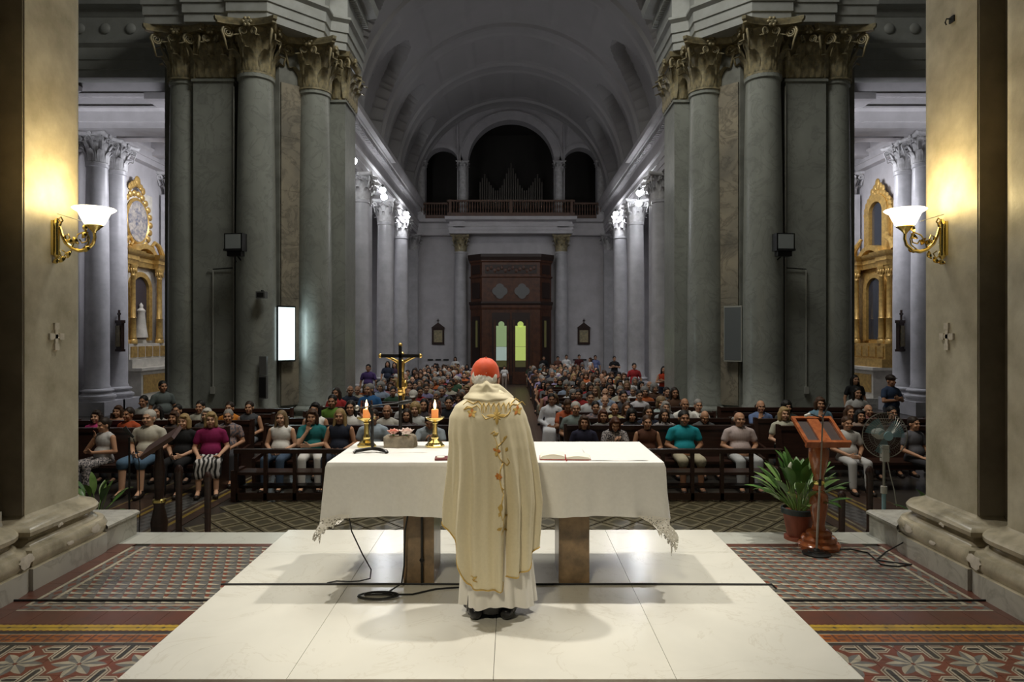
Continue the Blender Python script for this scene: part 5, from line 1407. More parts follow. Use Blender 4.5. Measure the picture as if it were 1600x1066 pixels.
def make_pose(name, stand=False, arms='lap', tilt=0, turn=0):
    up = .40 if stand else 0.0
    T = Vector((0, 0, up))
    hp = T+Vector((0,.04,1.0)); H = Matrix.Translation(hp) @ Matrix.Rotation(turn, 4, 'Z') @ Matrix.Rotation(tilt, 4, 'X') @ Matrix.Translation((0,-.03,.145))
    A = {}
    for e in (-1, 1):
        sh_ = T+Vector((e*.172,.03,.935)); el = T+Vector((e*.245,.02,.70)); wr = T+Vector((e*.085,-.235,.625)); hd = (Vector((-e*.55,-.75,-.10)), Vector((0,0,1)))
        if arms == 'chin' and e == -1: el = T+Vector((e*.20,-.16,.72)); wr = T+Vector((e*.07,-.135,.92)); hd = (Vector((.25,.10,1)), Vector((1,-.3,0)))
        if arms == 'chin' and e == 1: wr = T+Vector((-.02,-.20,.70)); hd = (Vector((-1,.0,.1)), Vector((0,-.3,1)))
        if arms == 'cross': el = T+Vector((e*.25,-.04,.72)); wr = T+Vector((-e*.02,-.20-.02*e,.77+.02*e)); hd = (Vector((-e,.12,.10)), Vector((0,0,1)))
        if arms == 'side': el = T+Vector((e*.25,.04,.68)); wr = T+Vector((e*.26,-.02,.44)); hd = (Vector((0,-.1,-1)), Vector((0,-1,0)))
        if arms == 'apart': wr = T+Vector((e*.15,-.27,.615)); hd = (Vector((-e*.2,-1,-.12)), Vector((-e,0,.2)))
        if arms == 'pray': el = T+Vector((e*.22,-.10,.72)); wr = T+Vector((e*.035,-.24,.80)); hd = (Vector((-e*.10,-.45,.9)), Vector((0,1,.3)))
        A[e] = (sh_, el, wr, hd)
    if stand: legs = {e: (Vector((e*.09,0,.93)), Vector((e*.10,-.01,.49)), Vector((e*.10,.02,.09)), Vector((e*.12,-.13,.035))) for e in (-1,1)}
    else: legs = {e: (Vector((e*.09,.02,.54)), Vector((e*.125,-.42,.52)), Vector((e*.125,-.44,.10)), Vector((e*.14,-.60,.035))) for e in (-1,1)}
    def torso(mb, g):
        mb.ell(T+Vector((0,.01,.56)), (.165+g,.125+g,.13+g), 16); mb.ell(T+Vector((0,.015,.71)), (.138+g,.108+g,.16), 16)
        mb.ell(T+Vector((0,.025,.87)), (.160+g,.115+g,.15+g), 16); mb.cap(T+Vector((-.125,.03,.94)), T+Vector((.125,.03,.94)), .060+g*.8, .060+g*.8)
        mb.cap(T+Vector((-.08,.035,.985)), T+Vector((.08,.035,.985)), .045+g*.5, .045+g*.5)
    b = MB(); torso(b, -.006)
    b.cap(T+Vector((0,.04,.97)), T+Vector((0,.025,1.07)), .054, .050)
    head_shapes(b, H)
    for e in (-1, 1):
        s_, el, wr, (hd, th) = A[e]
        b.cap(s_, el, .050, .038); b.cap(el, wr, .040, .026); hand(b, wr, hd, th, .35)
        h, k, a, f = legs[e]
        b.cap(h, k, .080, .055); b.cap(k, a, .056, .038); b.cap(a, f+Vector((0,0,.0)), .036, .030); b.cap(a+Vector((0,.03,-.05)), f, .032, .028)
    body = remesh(b, 'body', .0085, 3, .5, ('skin','eye_dark','lip'))
    paint_face(body, H)
    tops = {}
    for st in ('short', 'less', 'long'):
        g = MB(); torso(g, .012)
        g.ell(T+Vector((0,-.02,.66)), (.16,.13,.14), 16)
        for e in (-1, 1):
            s_, el, wr, _ = A[e]
            if st == 'short': g.cap(s_, s_.lerp(el, .55), .057, .060)
            elif st == 'long': g.cap(s_, el, .058, .052); g.cap(el, el.lerp(wr, .92), .052, .040)
            else: g.cap(s_.lerp(Vector((0,.03,.955))+T, .35), s_.lerp(Vector((0,.03,.955))+T, .22), .066, .060)
        tops[st] = remesh(g, 'shirt', .012, 5, .5, ('fabric',))
    bots = {}
    for st in ('trousers', 'shorts', 'skirt', 'robe'):
        g = MB(); g.ell(T+Vector((0,.012,.55)), (.182,.145,.12), 16)
        for e in (-1, 1):
            h, k, a, f = legs[e]
            if st == 'trousers': g.cap(h, k, .096, .072); g.cap(k, a+Vector((0,0,.02)), .072, .058)
            elif st == 'shorts': g.cap(h, k, .098, .082); g.cap(k, k.lerp(a, .10), .080, .074)
            elif st == 'skirt':
                g.cap(h, k, .098, .076); g.cap(k, k.lerp(a, .42), .078, .074); g.cap(Vector((0,h.y,h.z)), Vector((0,k.y,k.z)), .098, .080); g.cap(Vector((0,k.y,k.z)), Vector((0,k.y,k.z)).lerp(Vector((0,a.y,a.z)), .42), .08, .076)
            else:
                for q in (0, .5, 1): g.cap(Vector((h.x*q,h.y,h.z)), Vector((k.x*q,k.y,k.z)), .10, .082); g.cap(Vector((k.x*q,k.y,k.z)), Vector((a.x*q*1.25,a.y,a.z-.01)), .084, .09)
        bots[st] = remesh(g, 'trousers' if st in ('trousers','shorts') else 'skirt', .013, 5, .5, ('fabric',))
    shoes = []
    for e in (-1, 1):
        g = MB(); h, k, a, f = legs[e]; g.cap(a+Vector((0,.035,-.05)), f+Vector((0,0,.005)), .042, .038, 12); g.cap(a, a+Vector((0,-.03,-.04)), .044, .044, 12)
        shoes.append(remesh(g, 'shoe', .012, 3, .5, ('shoe',)))
    POSE[name] = dict(body=body, tops=tops, bots=bots, shoes=shoes, H=H, up=up)
make_pose('lap'); make_pose('lap_l', turn=.45); make_pose('lap_r', turn=-.45, arms='apart'); make_pose('bow', tilt=.42, arms='pray')
make_pose('chin', arms='chin', tilt=.08, turn=-.1); make_pose('cross', arms='cross', turn=.15); make_pose('apart', arms='apart')
make_pose('stand', True, 'side'); make_pose('stand_cross', True, 'cross')
HAIR = {}
def mkhair(name, fn, vox=.010, it=3):
    g = MB(); fn(g); me = remesh(g, 'hair', vox, it, .5, ('hair',))
    for v in me.vertices:
        q = v.co; v.co = q*(1+.03*noise.noise(q*38)+(.06*noise.noise(q*60) if name == 'curly' else 0))
    HAIR[name] = me
def h_short(g): g.ell((0,.024,.044), (.085,.101,.094), 16); g.ell((0,.055,-.005), (.076,.064,.085), 14)
def h_bob(g):
    h_short(g)
    for e in (-1,1): g.cap((e*.072,.0,.03), (e*.078,.0,-.10), .030, .032); g.cap((e*.05,.06,0), (e*.055,.06,-.11), .05, .045)
    g.ell((.02,-.055,.085), (.055,.036,.026), 12)
def h_long(g):
    h_short(g)
    for e in (-1,1): g.cap((e*.074,.01,.03), (e*.092,-.01,-.20), .030, .030); g.cap((e*.05,.06,0), (e*.06,.075,-.24), .052, .048)
    g.cap((0,.07,0), (0,.085,-.25), .055, .05)
def h_bun(g): h_short(g); g.ell((0,.115,.03), (.045,.04,.045), 12)
def h_bald(g):
    for e in (-1,1): g.ell((e*.068,.035,-.005), (.020,.056,.038), 12)
    g.ell((0,.088,-.005), (.062,.030,.05), 12); g.cap((-.06,.06,-.005), (.06,.06,-.005), .042, .042)
def h_curly(g): g.ell((0,.028,.045), (.105,.112,.104), 16); g.ell((0,.06,-.03), (.098,.08,.09), 14); [g.ell((e*.082,.01,-.03), (.034,.05,.07), 10) for e in (-1,1)]
def h_cap(g): g.ell((0,.016,.055), (.092,.112,.085), 16); g.ell((0,-.095,.062), (.065,.06,.010), 12)
for n_, f_ in (('short',h_short),('bob',h_bob),('long',h_long),('bun',h_bun),('bald',h_bald),('curly',h_curly),('cap',h_cap)): mkhair(n_, f_)
SK = {'fair': (.66,.39,.26), 'mid': (.53,.29,.18), 'tan': (.40,.205,.12)}
HC = {'black': (.012,.010,.009), 'dark': (.03,.018,.012), 'brown': (.075,.036,.018), 'auburn': (.11,.04,.02), 'grey': (.32,.30,.28), 'white': (.62,.59,.54), 'blonde': (.42,.29,.13), 'sand': (.24,.16,.085)}
def person(x, y, label, pose='lap', hair='short', hc='dark', top='short', tc=(.5,.5,.5), bot='trousers', bc=(.05,.05,.06), skin='mid', rz=0.0, sc=1.0, group=None, tmat=None, bmat=None, wide=1.0, z=None):
    P = POSE[pose]
    o = put('person', P['body'], None, None, (x, y, zn(y) if z is None else z), (0,0,rz), label, 'person', group, None, SK[skin], (sc*wide, sc*wide, sc))
    def col(k): return tuple(k)+(1,)
    def ch(nm, me, c, mat=None):
        q = put(nm, me, None, o, color=c)
        if mat:
            q.material_slots[0].link = 'OBJECT'; q.material_slots[0].material = MATS[mat]
        return q
    ch('shirt', P['tops'][top], tc, tmat); ch('trousers' if bot in ('trousers','shorts') else ('robe' if bot == 'robe' else 'skirt'), P['bots'][bot], bc, bmat)
    for q in P['shoes']: ch('shoe', q, (.03,.022,.018))
    if hair:
        h = ch('cap' if hair == 'cap' else 'hair', HAIR[hair], HC[hc]); h.matrix_local = P['H']
    return o
F = 1067.0
TAKEN = []
def seated(px, py, row, label, **kw):
    """row: distance of the bench row from the camera; height follows the head top seen in the photograph"""
    y = row; x = (px-800)*(y-.03)/F
    head = 1.83-(py-524)*(y-.03)/F - zn(y)
    sc = min(1.09, max(.90, head/1.265))
    group = kw.pop('group', None); TAKEN.append((x, y))
    return person(x, y, label, sc=sc, group=group, **kw)
r1, r2, r3, r4 = ROWS
tr = [q-.35 for q in ROWS]
WHT = (.82,.81,.79); BLK = (.015,.015,.017); NVY = (.02,.025,.045); GRY = (.16,.165,.175); BLU = (.30,.38,.50); JEAN = (.07,.11,.18)
# left transept
seated(148, 642, tr[1], 'person in pink top at the far left behind the pier', hair='bob', hc='dark', tc=(.50,.05,.20), skin='fair')
seated(160, 655, tr[0], 'woman in white top with hand to her mouth, patterned trousers, far left', pose='chin', hair='bun', hc='dark', top='less', tc=(.55,.54,.54), bmat='speckled', rz=-.35)
seated(198, 638, tr[1], 'man in orange-red t-shirt behind the white-haired man', hair='short', hc='dark', tc=(.42,.075,.025), skin='tan', rz=-.2)
seated(230, 642, tr[0]+.05, 'white-haired man in cream shirt and denim shorts behind the reading desk', hair='short', hc='white', tc=(.58,.55,.47), bot='shorts', bc=(.09,.16,.25), skin='fair', wide=1.12)
seated(222, 619, tr[3], 'dark-haired man in light shirt at the back of the left transept', hair='short', hc='black', tc=(.40,.40,.38), skin='tan')
person(-6.95, 13.6, 'dark-haired man in grey shirt leaning at the back near the left crossing pier', pose='stand', hair='short', hc='black', tc=(.10,.12,.12), rz=.8, sc=.93, skin='tan')
seated(285, 648, tr[0], 'blonde woman in black top and trousers with hands on her lap', hair='bob', hc='blonde', tc=BLK, bc=BLK, skin='fair')
seated(275, 633, tr[2], 'dark-haired person in pale top behind the blonde woman in black', hair='short', hc='black', tc=(.36,.30,.27))
seated(269, 646, tr[1], 'dark-haired woman in dark top directly behind the blonde woman', hair='bob', hc='brown', top='less', tc=(.05,.04,.04))
seated(311, 627, tr[2]+.1, 'black-haired woman in pale blouse in front of the pier pilaster', hair='short', hc='black', tc=(.42,.42,.36))
seated(328, 645, tr[0], 'woman in magenta top and zebra-pattern skirt', pose='apart', hair='bob', hc='blonde', tc=(.24,.015,.09), bot='skirt', bmat='zebra', skin='fair', rz=.3)
seated(321, 639, tr[1], 'white-haired woman in grey behind the magenta top', hair='bob', hc='white', tc=(.10,.10,.11), skin='fair')
seated(355, 641, tr[1]-.3, 'grey-haired woman in floral blouse beside the magenta top', hair='short', hc='grey', tmat='floral', rz=.2)
seated(357, 629, tr[2]+.2, 'person in bright orange top behind the floral blouse', hair='short', hc='dark', tc=(.55,.20,.03))
seated(388, 628, tr[2]+.1, 'woman in grey sleeveless top with arms in lap before the left pier', hair='bun', hc='dark', top='less', tc=(.06,.065,.075), bc=(.17,.19,.22), rz=.1)
seated(182, 637, tr[2], 'light-brown-haired woman in peach top behind the orange-red shirt', hair='bob', hc='brown', tc=(.42,.22,.14))
seated(244, 637, tr[2]-.1, 'dark long-haired woman behind the white-haired man', hair='long', hc='black', tc=(.35,.33,.30))
# left crossing block
seated(438, 643, r1, 'woman with long light brown hair in white sleeveless top, leftmost on the front pew', hair='long', hc='sand', top='less', tc=WHT, bc=JEAN, skin='fair')
seated(487, 640, r1, 'woman in teal top resting her chin on her hand', pose='chin', hair='bob', hc='brown', tc=(.02,.17,.18), bc=WHT, skin='fair', rz=.2)
seated(491, 630, r2, 'dark-haired woman in white top behind the teal top', hair='bob', hc='black', top='less', tc=WHT)
seated(518, 618, r3, 'man in green polo shirt before the left pier edge', hair='short', hc='black', tc=(.10,.20,.03), skin='tan')
seated(530, 640, r1, 'blonde woman in navy sleeveless top on the front pew', hair='long', hc='blonde', top='less', tc=NVY, bc=(.05,.06,.09), skin='mid')
seated(547, 627, r2, 'woman with long dark hair and white top beside the left candle', hair='long', hc='black', tc=WHT)
seated(582, 641, r1, 'person in light blue shirt behind the left candlestick', hair='short', hc='dark', tc=(.38,.46,.55), wide=1.08)
seated(604, 633, r2, 'balding man in pale shirt between the left candle and the crucifix', hair='bald', hc='grey', tc=(.50,.48,.44), skin='tan')
seated(635, 644, r2, 'young woman with dark hair just right of the crucifix', hair='long', hc='dark', tc=(.10,.08,.08))
seated(648, 630, r2+.25, 'woman with curly grey-blonde hair in white blouse', hair='curly', hc='blonde', tc=(.55,.57,.58), skin='fair')
seated(662, 624, r3+.1, 'dark-haired woman behind the curly-haired woman', hair='long', hc='black', tc=(.06,.05,.06))
seated(672, 646, r1, 'person in light blue shirt bowed behind the right candlestick', pose='bow', hair='short', hc='dark', tc=(.40,.46,.52), wide=1.1)
seated(635, 621, r3, 'dark-haired woman in profile behind the crucifix staff', pose='lap_l', hair='bob', hc='black', tc=(.5,.5,.52))
seated(701, 620, r3, 'dark-haired man in black shirt beside the celebrant', hair='short', hc='black', tc=(.02,.022,.03))
seated(646, 609, r4+.3, 'person in cream cap behind the crucifix', hair='cap', hc='white', tc=(.30,.30,.40), pose='bow')
seated(577, 600, NROW[0], 'grey-haired person in bright blue top left of the crucifix', hair='short', hc='grey', tc=(.03,.12,.30), pose='lap_r')
# right crossing block
seated(862, 616, r4, 'young man in long white alb sitting beside the aisle', hair='short', hc='black', top='long', tc=(.86,.86,.90), bot='robe', bc=(.86,.86,.90), skin='tan')
seated(887, 623, r3, 'woman in orange top bowing her head near the aisle', pose='bow', hair='short', hc='brown', tc=(.50,.12,.05), skin='tan')
seated(900, 629, r2+.2, 'white-haired man in grey-green shirt near the aisle', hair='short', hc='white', tc=(.22,.27,.26), skin='mid', wide=1.08)
seated(923, 613, r4, 'man in white shirt behind the white-haired man', hair='short', hc='dark', tc=(.60,.60,.62))
seated(931, 628, r3-.1, 'dark short-haired woman in flowered top behind the glasses', hair='short', hc='black', tmat='floral')
seated(946, 618, r4+.1, 'bearded balding man in white shirt with hand at his chin', pose='chin', hair='bald', hc='white', tc=WHT, skin='fair')
seated(961, 631, r3-.2, 'bald man in pale yellow shirt', hair='bald', hc='dark', tc=(.52,.45,.22), skin='tan')
seated(913, 653, r1, 'brown-haired woman in navy top first on the right front pew', hair='bob', hc='brown', tc=(.03,.03,.06))
seated(943, 646, r2-.1, 'red-brown-haired woman in striped top', hair='bob', hc='auburn', tmat='striped')
seated(961, 657, r1, 'auburn-haired woman in speckled top with hands together', pose='bow', hair='bob', hc='auburn', tmat='speckled', skin='fair')
seated(980, 630, r3, 'brown-haired woman in dark top behind the black-haired woman', hair='long', hc='brown', tc=(.10,.05,.04))
seated(988, 644, r2, 'dark short-haired woman in black top', hair='curly', hc='black', top='less', tc=BLK)
seated(976, 611, r4, 'dark-haired person turning sideways in the fourth right row', pose='lap_r', hair='short', hc='black', tc=(.05,.05,.06), rz=.5)
seated(1000, 611, NROW[0], 'man in bright white shirt in the first nave row on the right', hair='short', hc='black', tc=(.64,.62,.66))
seated(1014, 635, r2+.2, 'woman with long dark hair in navy behind the brown dress', hair='long', hc='dark', tc=NVY)
seated(1012, 657, r1, 'woman in brown patterned dress with tied-back hair', hair='bun', hc='brown', top='less', tc=(.09,.035,.02), bot='skirt', bc=(.07,.03,.02))
seated(1041, 628, r3, 'grey-haired woman in pale top behind the black-and-white top', hair='bob', hc='grey', tc=(.28,.30,.32), skin='fair')
seated(1039, 645, r2, 'dark-haired woman in black-and-white top beside the turquoise shirt', hair='long', hc='dark', tmat='speckled', tc=BLK)
seated(1034, 621, r3+.4, 'sandy-haired woman in pale blue at the pier base', hair='curly', hc='sand', tc=(.35,.42,.42))
seated(1071, 623, r3, 'bald man in white shirt behind the turquoise polo', hair='bald', hc='dark', tc=WHT, skin='tan')
seated(1070, 643, r1, 'man in bright turquoise polo shirt and cream shorts on the front pew', hair='short', hc='black', tc=(.015,.30,.37), bot='shorts', bc=(.52,.47,.34), skin='tan', wide=1.15)
seated(1092, 625, r3+.1, 'grey-haired man in white shirt before the right pier', hair='short', hc='grey', tc=WHT)
seated(1101, 645, r2, 'elderly man in dark checked shirt bowing his head', pose='bow', hair='bald', hc='grey', tc=(.08,.085,.09), bc=(.42,.40,.34))
seated(1157, 645, r1, 'man in pink-grey striped shirt and white trousers, right end of the front pew', hair='bald', hc='grey', tmat='pinstripe', bc=(.52,.54,.56), wide=1.15)
seated(1190, 626, r3, 'bald man in blue shirt with hand at his chin', pose='chin', hair='bald', hc='dark', tc=(.13,.19,.36), bc=GRY, wide=1.05)
seated(1227, 637, r2-.3, 'blonde woman in cream blouse beside the lectern', hair='bob', hc='blonde', tc=(.52,.51,.42), bot='skirt', bc=BLK, skin='fair')
seated(1231, 627, r3-.1, 'dark curly-haired person behind the cream blouse', hair='curly', hc='black', tc=(.05,.06,.06))
seated(1283, 621, r3, 'woman holding her hands at her face above the lectern', pose='chin', hair='bob', hc='brown', tc=(.14,.25,.34))
seated(1326, 656, r1-.15, 'woman in white t-shirt and white trousers right of the lectern', hair='short', hc='brown', tc=(.56,.55,.54), bc=(.55,.55,.56), wide=1.05)
seated(1341, 606, r4+1.0, 'woman in white t-shirt far back beside the right retable', hair='long', hc='black', tc=(.48,.47,.46))
person(8.1, 16.1, 'dark-haired person behind the far white t-shirt', pose='stand', hair='long', hc='black', tc=BLK, sc=.93)
person(7.95, 14.3, 'man in navy shirt standing with folded arms beside the right near pier', pose='stand_cross', hair='cap', hc='dark', top='short', tc=(.03,.05,.10), rz=.3, sc=.98, skin='tan')
seated(1330, 635, r2+.3, 'brown-haired woman behind the white t-shirt', hair='long', hc='brown', tc=(.06,.04,.04))
seated(1346, 644, r2-.1, 'smiling dark-haired woman between the white t-shirt and the fan', hair='bob', hc='black', tc=(.30,.22,.18))
seated(1359, 633, r3-.2, 'reddish-faced balding man behind the fan', hair='bald', hc='grey', tc=(.18,.07,.06))
seated(1396, 636, r2+.2, 'dark-haired person behind the fan cage', hair='short', hc='black', tc=(.04,.04,.06))
seated(1431, 664, r1-.2, 'person in grey half hidden by the right near pier', hair='short', hc='dark', tc=(.12,.12,.14), pose='apart', rz=.3)

# nave congregation
random.seed(21)
TOPS = [('white',WHT),('white',(.74,.73,.73)),('pale blue',(.32,.38,.50)),('black',BLK),('navy',NVY),('beige',(.45,.38,.28)),('grey',GRY),('red',(.38,.03,.03)),('orange',(.50,.13,.04)),('pink',(.48,.22,.24)),('brown',(.10,.05,.03)),('lilac',(.28,.24,.40)),('dark green',(.04,.09,.05)),('cream',(.55,.50,.40)),('turquoise',(.05,.24,.30))]
HS = [('short','black','short black hair'),('short','dark','short dark hair'),('short','grey','short grey hair'),('short','white','white hair'),('bob','brown','brown bobbed hair'),('bob','black','black bobbed hair'),('bob','blonde','blonde bobbed hair'),('long','dark','long dark hair'),('long','black','long black hair'),('long','sand','long fair hair'),('bald','grey','a balding head'),('bald','white','a bald white-fringed head'),('curly','grey','curly grey hair'),('curly','brown','curly brown hair'),('bun','dark','dark tied-up hair'),('bob','grey','grey bobbed hair')]
SEAT = ['aisle seat','second seat','third seat','fourth seat','fifth seat','wall-side seat']
for i, y in enumerate(NROW):
    for sd in (-1, 1):
        for k in range(6):
            if random.random() < (.10 if i < 17 else .28): continue
            if any(abs(q[0]-((.98+.545*k) if sd > 0 else (-1.20-.545*k))) < .45 and abs(q[1]-y) < .55 for q in TAKEN): continue
            cn, c = random.choice(TOPS); h = random.choice(HS)
            x = (.98+.545*k) if sd > 0 else (-1.20-.545*k)
            male = h[0] in ('bald',) or (h[0] == 'short' and random.random() < .7)
            lab = '%s, %s top, %s nave row, %s %s of aisle' % (h[2].replace('a bald', 'bald'), cn, ORD[i], SEAT[k], 'right' if sd > 0 else 'left')
            person(x+random.uniform(-.06,.06), y+random.uniform(-.05,.05), lab, pose=random.choice(('lap','lap','lap_l','lap_r','apart','cross','bow','chin')), hair=h[0], hc=h[1],
                   top=random.choice(('short','short','long') if male else ('short','less','short')), tc=c, bot='trousers' if male else random.choice(('trousers','skirt')),
                   bc=random.choice((BLK,NVY,GRY,JEAN,(.3,.27,.2))), skin=random.choice(('fair','mid','mid','tan')), rz=random.uniform(-.2,.2), sc=random.uniform(.92,1.03), group='congregation seated in the nave')
# people standing along the sides and at the back
def stander(x, y, lb, **kw): person(x, y, lb, pose=kw.pop('pose', 'stand'), group='people standing in the nave', **kw)
stander(4.30, 24.0, 'man in red shirt standing beside the right arcade', hair='short', hc='black', tc=(.34,.025,.03), bc=(.34,.03,.03), sc=.96)
stander(4.85, 21.8, 'woman in orange-red top and dark skirt standing by the right nave column', hair='long', hc='black', top='less', tc=(.50,.05,.015), bot='skirt', bc=NVY, sc=.94, rz=-.2, pose='stand_cross')
stander(4.95, 33.0, 'man in black shirt standing at the right far end', hair='short', hc='black', tc=BLK, pose='stand_cross')
stander(4.35, 35.6, 'man in blue shirt standing in an embrace near the back right', hair='short', hc='dark', tc=(.20,.24,.45))
stander(4.05, 35.5, 'woman in white standing close to the man in blue', hair='bob', hc='brown', top='less', tc=WHT, sc=.93, rz=-1.0)
stander(2.95, 37.0, 'man in white shirt leaning at the back wall right of the porch', hair='short', hc='dark', tc=WHT, sc=1.0)
stander(2.50, 37.2, 'person in brown standing by the back right pilaster', hair='short', hc='black', tc=(.16,.07,.05), sc=.95)
stander(1.72, 36.9, 'person in dark jacket standing right before the porch', hair='short', hc='black', top='long', tc=BLK, sc=.97)
stander(3.70, 37.6, 'person in dark red standing between plaque and pilaster on the right', hair='short', hc='black', tc=(.10,.02,.02))
stander(-4.55, 21.6, 'man in purple shirt standing by the first left nave column', hair='short', hc='black', tc=(.10,.06,.20), sc=.98)
stander(-4.85, 26.6, 'woman in dark blue standing by the second left nave column', hair='long', hc='black', tc=(.03,.04,.07), sc=.96)
stander(-4.60, 26.7, 'companion in dark purple beside the woman in dark blue', hair='long', hc='dark', tc=(.07,.04,.08), sc=.93)
stander(-3.10, 37.3, 'woman in white top standing at the back left of the porch', hair='bob', hc='dark', tc=WHT, sc=.93)
stander(-.37, 33.0, 'child in white shirt standing alone in the middle of the aisle', hair='short', hc='black', tc=WHT, bc=(.30,.24,.2), sc=.72)

# ------------------------------------------------------------------ celebrant seen from behind
PX, PY = -.135, 4.50
pr_ = thing('person', 'celebrant in cream chasuble and red skullcap standing at the altar, seen from behind', 'person', (PX, PY, 0))
# local frame: faces +y (towards the nave), back towards -y
b = MB()
Hm = Matrix.Translation((-.045,.10,1.535)) @ Matrix.Rotation(R(-3), 4, 'Z') @ Matrix.Rotation(PI, 4, 'Z') @ Matrix.Rotation(.30, 4, 'X') @ Matrix.Rotation(R(-4), 4, 'Y')
head_shapes(b, Hm)
for e in (-1, 1): b.ell(Hm @ Vector((e*.088,.018,-.014)), (.013,.022,.037), 12, Hm.to_3x3())
b.cap((-.01,.0,1.36), (-.04,.06,1.47), .062, .056)
b.ell((0,.0,1.0), (.17,.13,.30), 16); b.cap((-.14,.01,1.31), (.10,.01,1.31), .06, .06)
for e in (-1, 1):
    b.cap((e*.15-.02,.02,1.31), (e*.20,.08,1.07), .05, .042); b.cap((e*.20,.08,1.07), (e*.20,.33,.99), .040, .028)
    hand(b, (e*.20,.335,.99), (-e*.25,1,-.12), (-e,.1,.1), .15, (0,0,1))
    b.cap((e*.09,0,.85), (e*.10,.0,.45), .09, .06); b.cap((e*.10,0,.45), (e*.10,-.02,.09), .058, .04); b.cap((e*.10,-.05,.05), (e*.12,.10,.04), .036, .03)
body = remesh(b, 'body', .0065, 3, .5, ('skin','eye_dark','lip')); paint_face(body, Hm)
put('body', body, None, pr_, color=(.58,.30,.21))
g = MB(); g.ell((0,.022,.030), (.081,.104,.092), 18); g.ell((0,.062,-.020), (.072,.060,.075), 16)
for e in (-1,1): g.ell((e*.068,.058,.0), (.018,.036,.05), 12)
hm = remesh(g, 'hair', .006, 2, .5, ('hair',))
for v in hm.vertices:
    q = v.co; v.co = q*(1+.03*noise.noise(q*50)+.03*noise.noise(Vector((q.x*120, q.y*120, q.z*30))))
h = put('hair', hm, None, pr_, color=(1.0,.97,.90)); h.matrix_local = Hm
z = MB().lathe([(0,.108),(.02,.107),(.045,.098),(.068,.078),(.085,.05),(.094,.015),(.097,-.012),(.093,-.012),(.088,.02),(.0,.09)], 32, mod=lambda a, zz: 1+.008*math.cos(4*a)*(1 if zz < .09 else 0))
z.tube([(0,0,.105),(0,0,.112),(0,0,.117)], [.006,.006,.003], 8)
zo = z.build('skullcap', 'zucchetto_red', pr_); zo.matrix_local = Hm @ Matrix.Translation((0,.030,.030)) @ Matrix.Rotation(R(-30), 4, 'X')
def lerp_tab(tab, z):
    for (z0, *a), (z1, *b_) in zip(tab, tab[1:]):
        if z0 >= z >= z1:
            t = (z0-z)/(z0-z1); t = t*t*(3-2*t)*.35+t*.65
            return [p+(q-p)*t for p, q in zip(a, b_)]
    return tab[0][1:] if z > tab[0][0] else tab[-1][1:]
# z, centre x, half width, half depth, centre y
CH = [(1.475,.0,.075,.080,.030),(1.43,-.005,.115,.100,.018),(1.405,-.012,.175,.115,.010),(1.365,-.020,.222,.135,.008),(1.29,-.022,.256,.165,.010),(1.19,-.012,.272,.185,.012),(1.10,.0,.278,.195,.010),(.95,.010,.292,.205,.008),(.76,.010,.306,.212,.006),(.57,.0,.305,.214,.006),(.2,.0,.28,.215,.006)]
HEM = [(-1.01,.70),(-.93,.60),(-.80,.50),(-.66,.37),(-.55,.26),(-.48,.232),(-.2,.222),(.24,.222),(.30,.25),(.36,.295),(.72,.315),(.86,.33),(.93,.42),(1.01,.47)]
def hem(a):
    # a = 0 right, -pi/2 back (towards camera)
    c, s_ = math.cos(a), math.sin(a); q = c/(abs(c)**2.25+abs(s_)**2.25)**(1/2.25)
    for (x0, z0), (x1, z1) in zip(HEM, HEM[1:]):
        if x0 <= q <= x1:
            zb = z0+(z1-z0)*(q-x0)/(x1-x0); break
    if s_ > 0: zb = max(zb, .40)
    return zb
FOLD = [(-2.72,.05,.10,.030),(-2.45,.0,.075,-.030),(-2.25,.03,.085,.032),(-2.05,.02,.07,-.028),(-1.86,.0,.10,.020),(-1.40,.10,.065,.050),(-1.24,.12,.06,-.050),(-1.06,.10,.075,.040),(-.88,.08,.06,-.034),(-.70,.05,.07,.034),(-.48,.03,.06,-.026),(-.28,.02,.08,.024)]
def chas(a, v):
    z = 1.475+(hem(a)-1.475)*v
    cx, hw, hd, cy = lerp_tab(CH, z)
    c, s_ = math.cos(a), math.sin(a)
    k = max(0, min(1, (1.33-z)/.60))
    f = k*.008*math.sin(a*23+1.0+z*1.5)
    for a0, sl, wd, am in FOLD:
        wob = .02*math.sin(z*5+a0*7)
        f += am*k*(.75+.25*math.sin(z*3+a0*5))*math.exp(-((a-a0-sl*(.8-z)*.5-wob)/wd)**2)
    if s_ > 0: f += k*.02*math.sin(a*11)
    e = 2.25
    den = (abs(c)**e+abs(s_)**e)**(1/e)
    return Vector((cx+(hw+f)*c/den, cy+(hd+f)*s_/den, z))
NA = 220
mb = MB().grid(lambda u, v: chas(-PI+2*PI*u, v**.92), NA, 64, True)
ch = mb.build('chasuble', 'chasuble_cream', pr_, 'all')
so = ch.modifiers.new('solid', 'SOLIDIFY'); so.thickness = .006; so.offset = -1
MB().tube([chas(-PI+2*PI*i/160, 1.0)+Vector((0,0,.004)) for i in range(161)], .005, 5).build('gold_hem', 'gold_thread', ch)
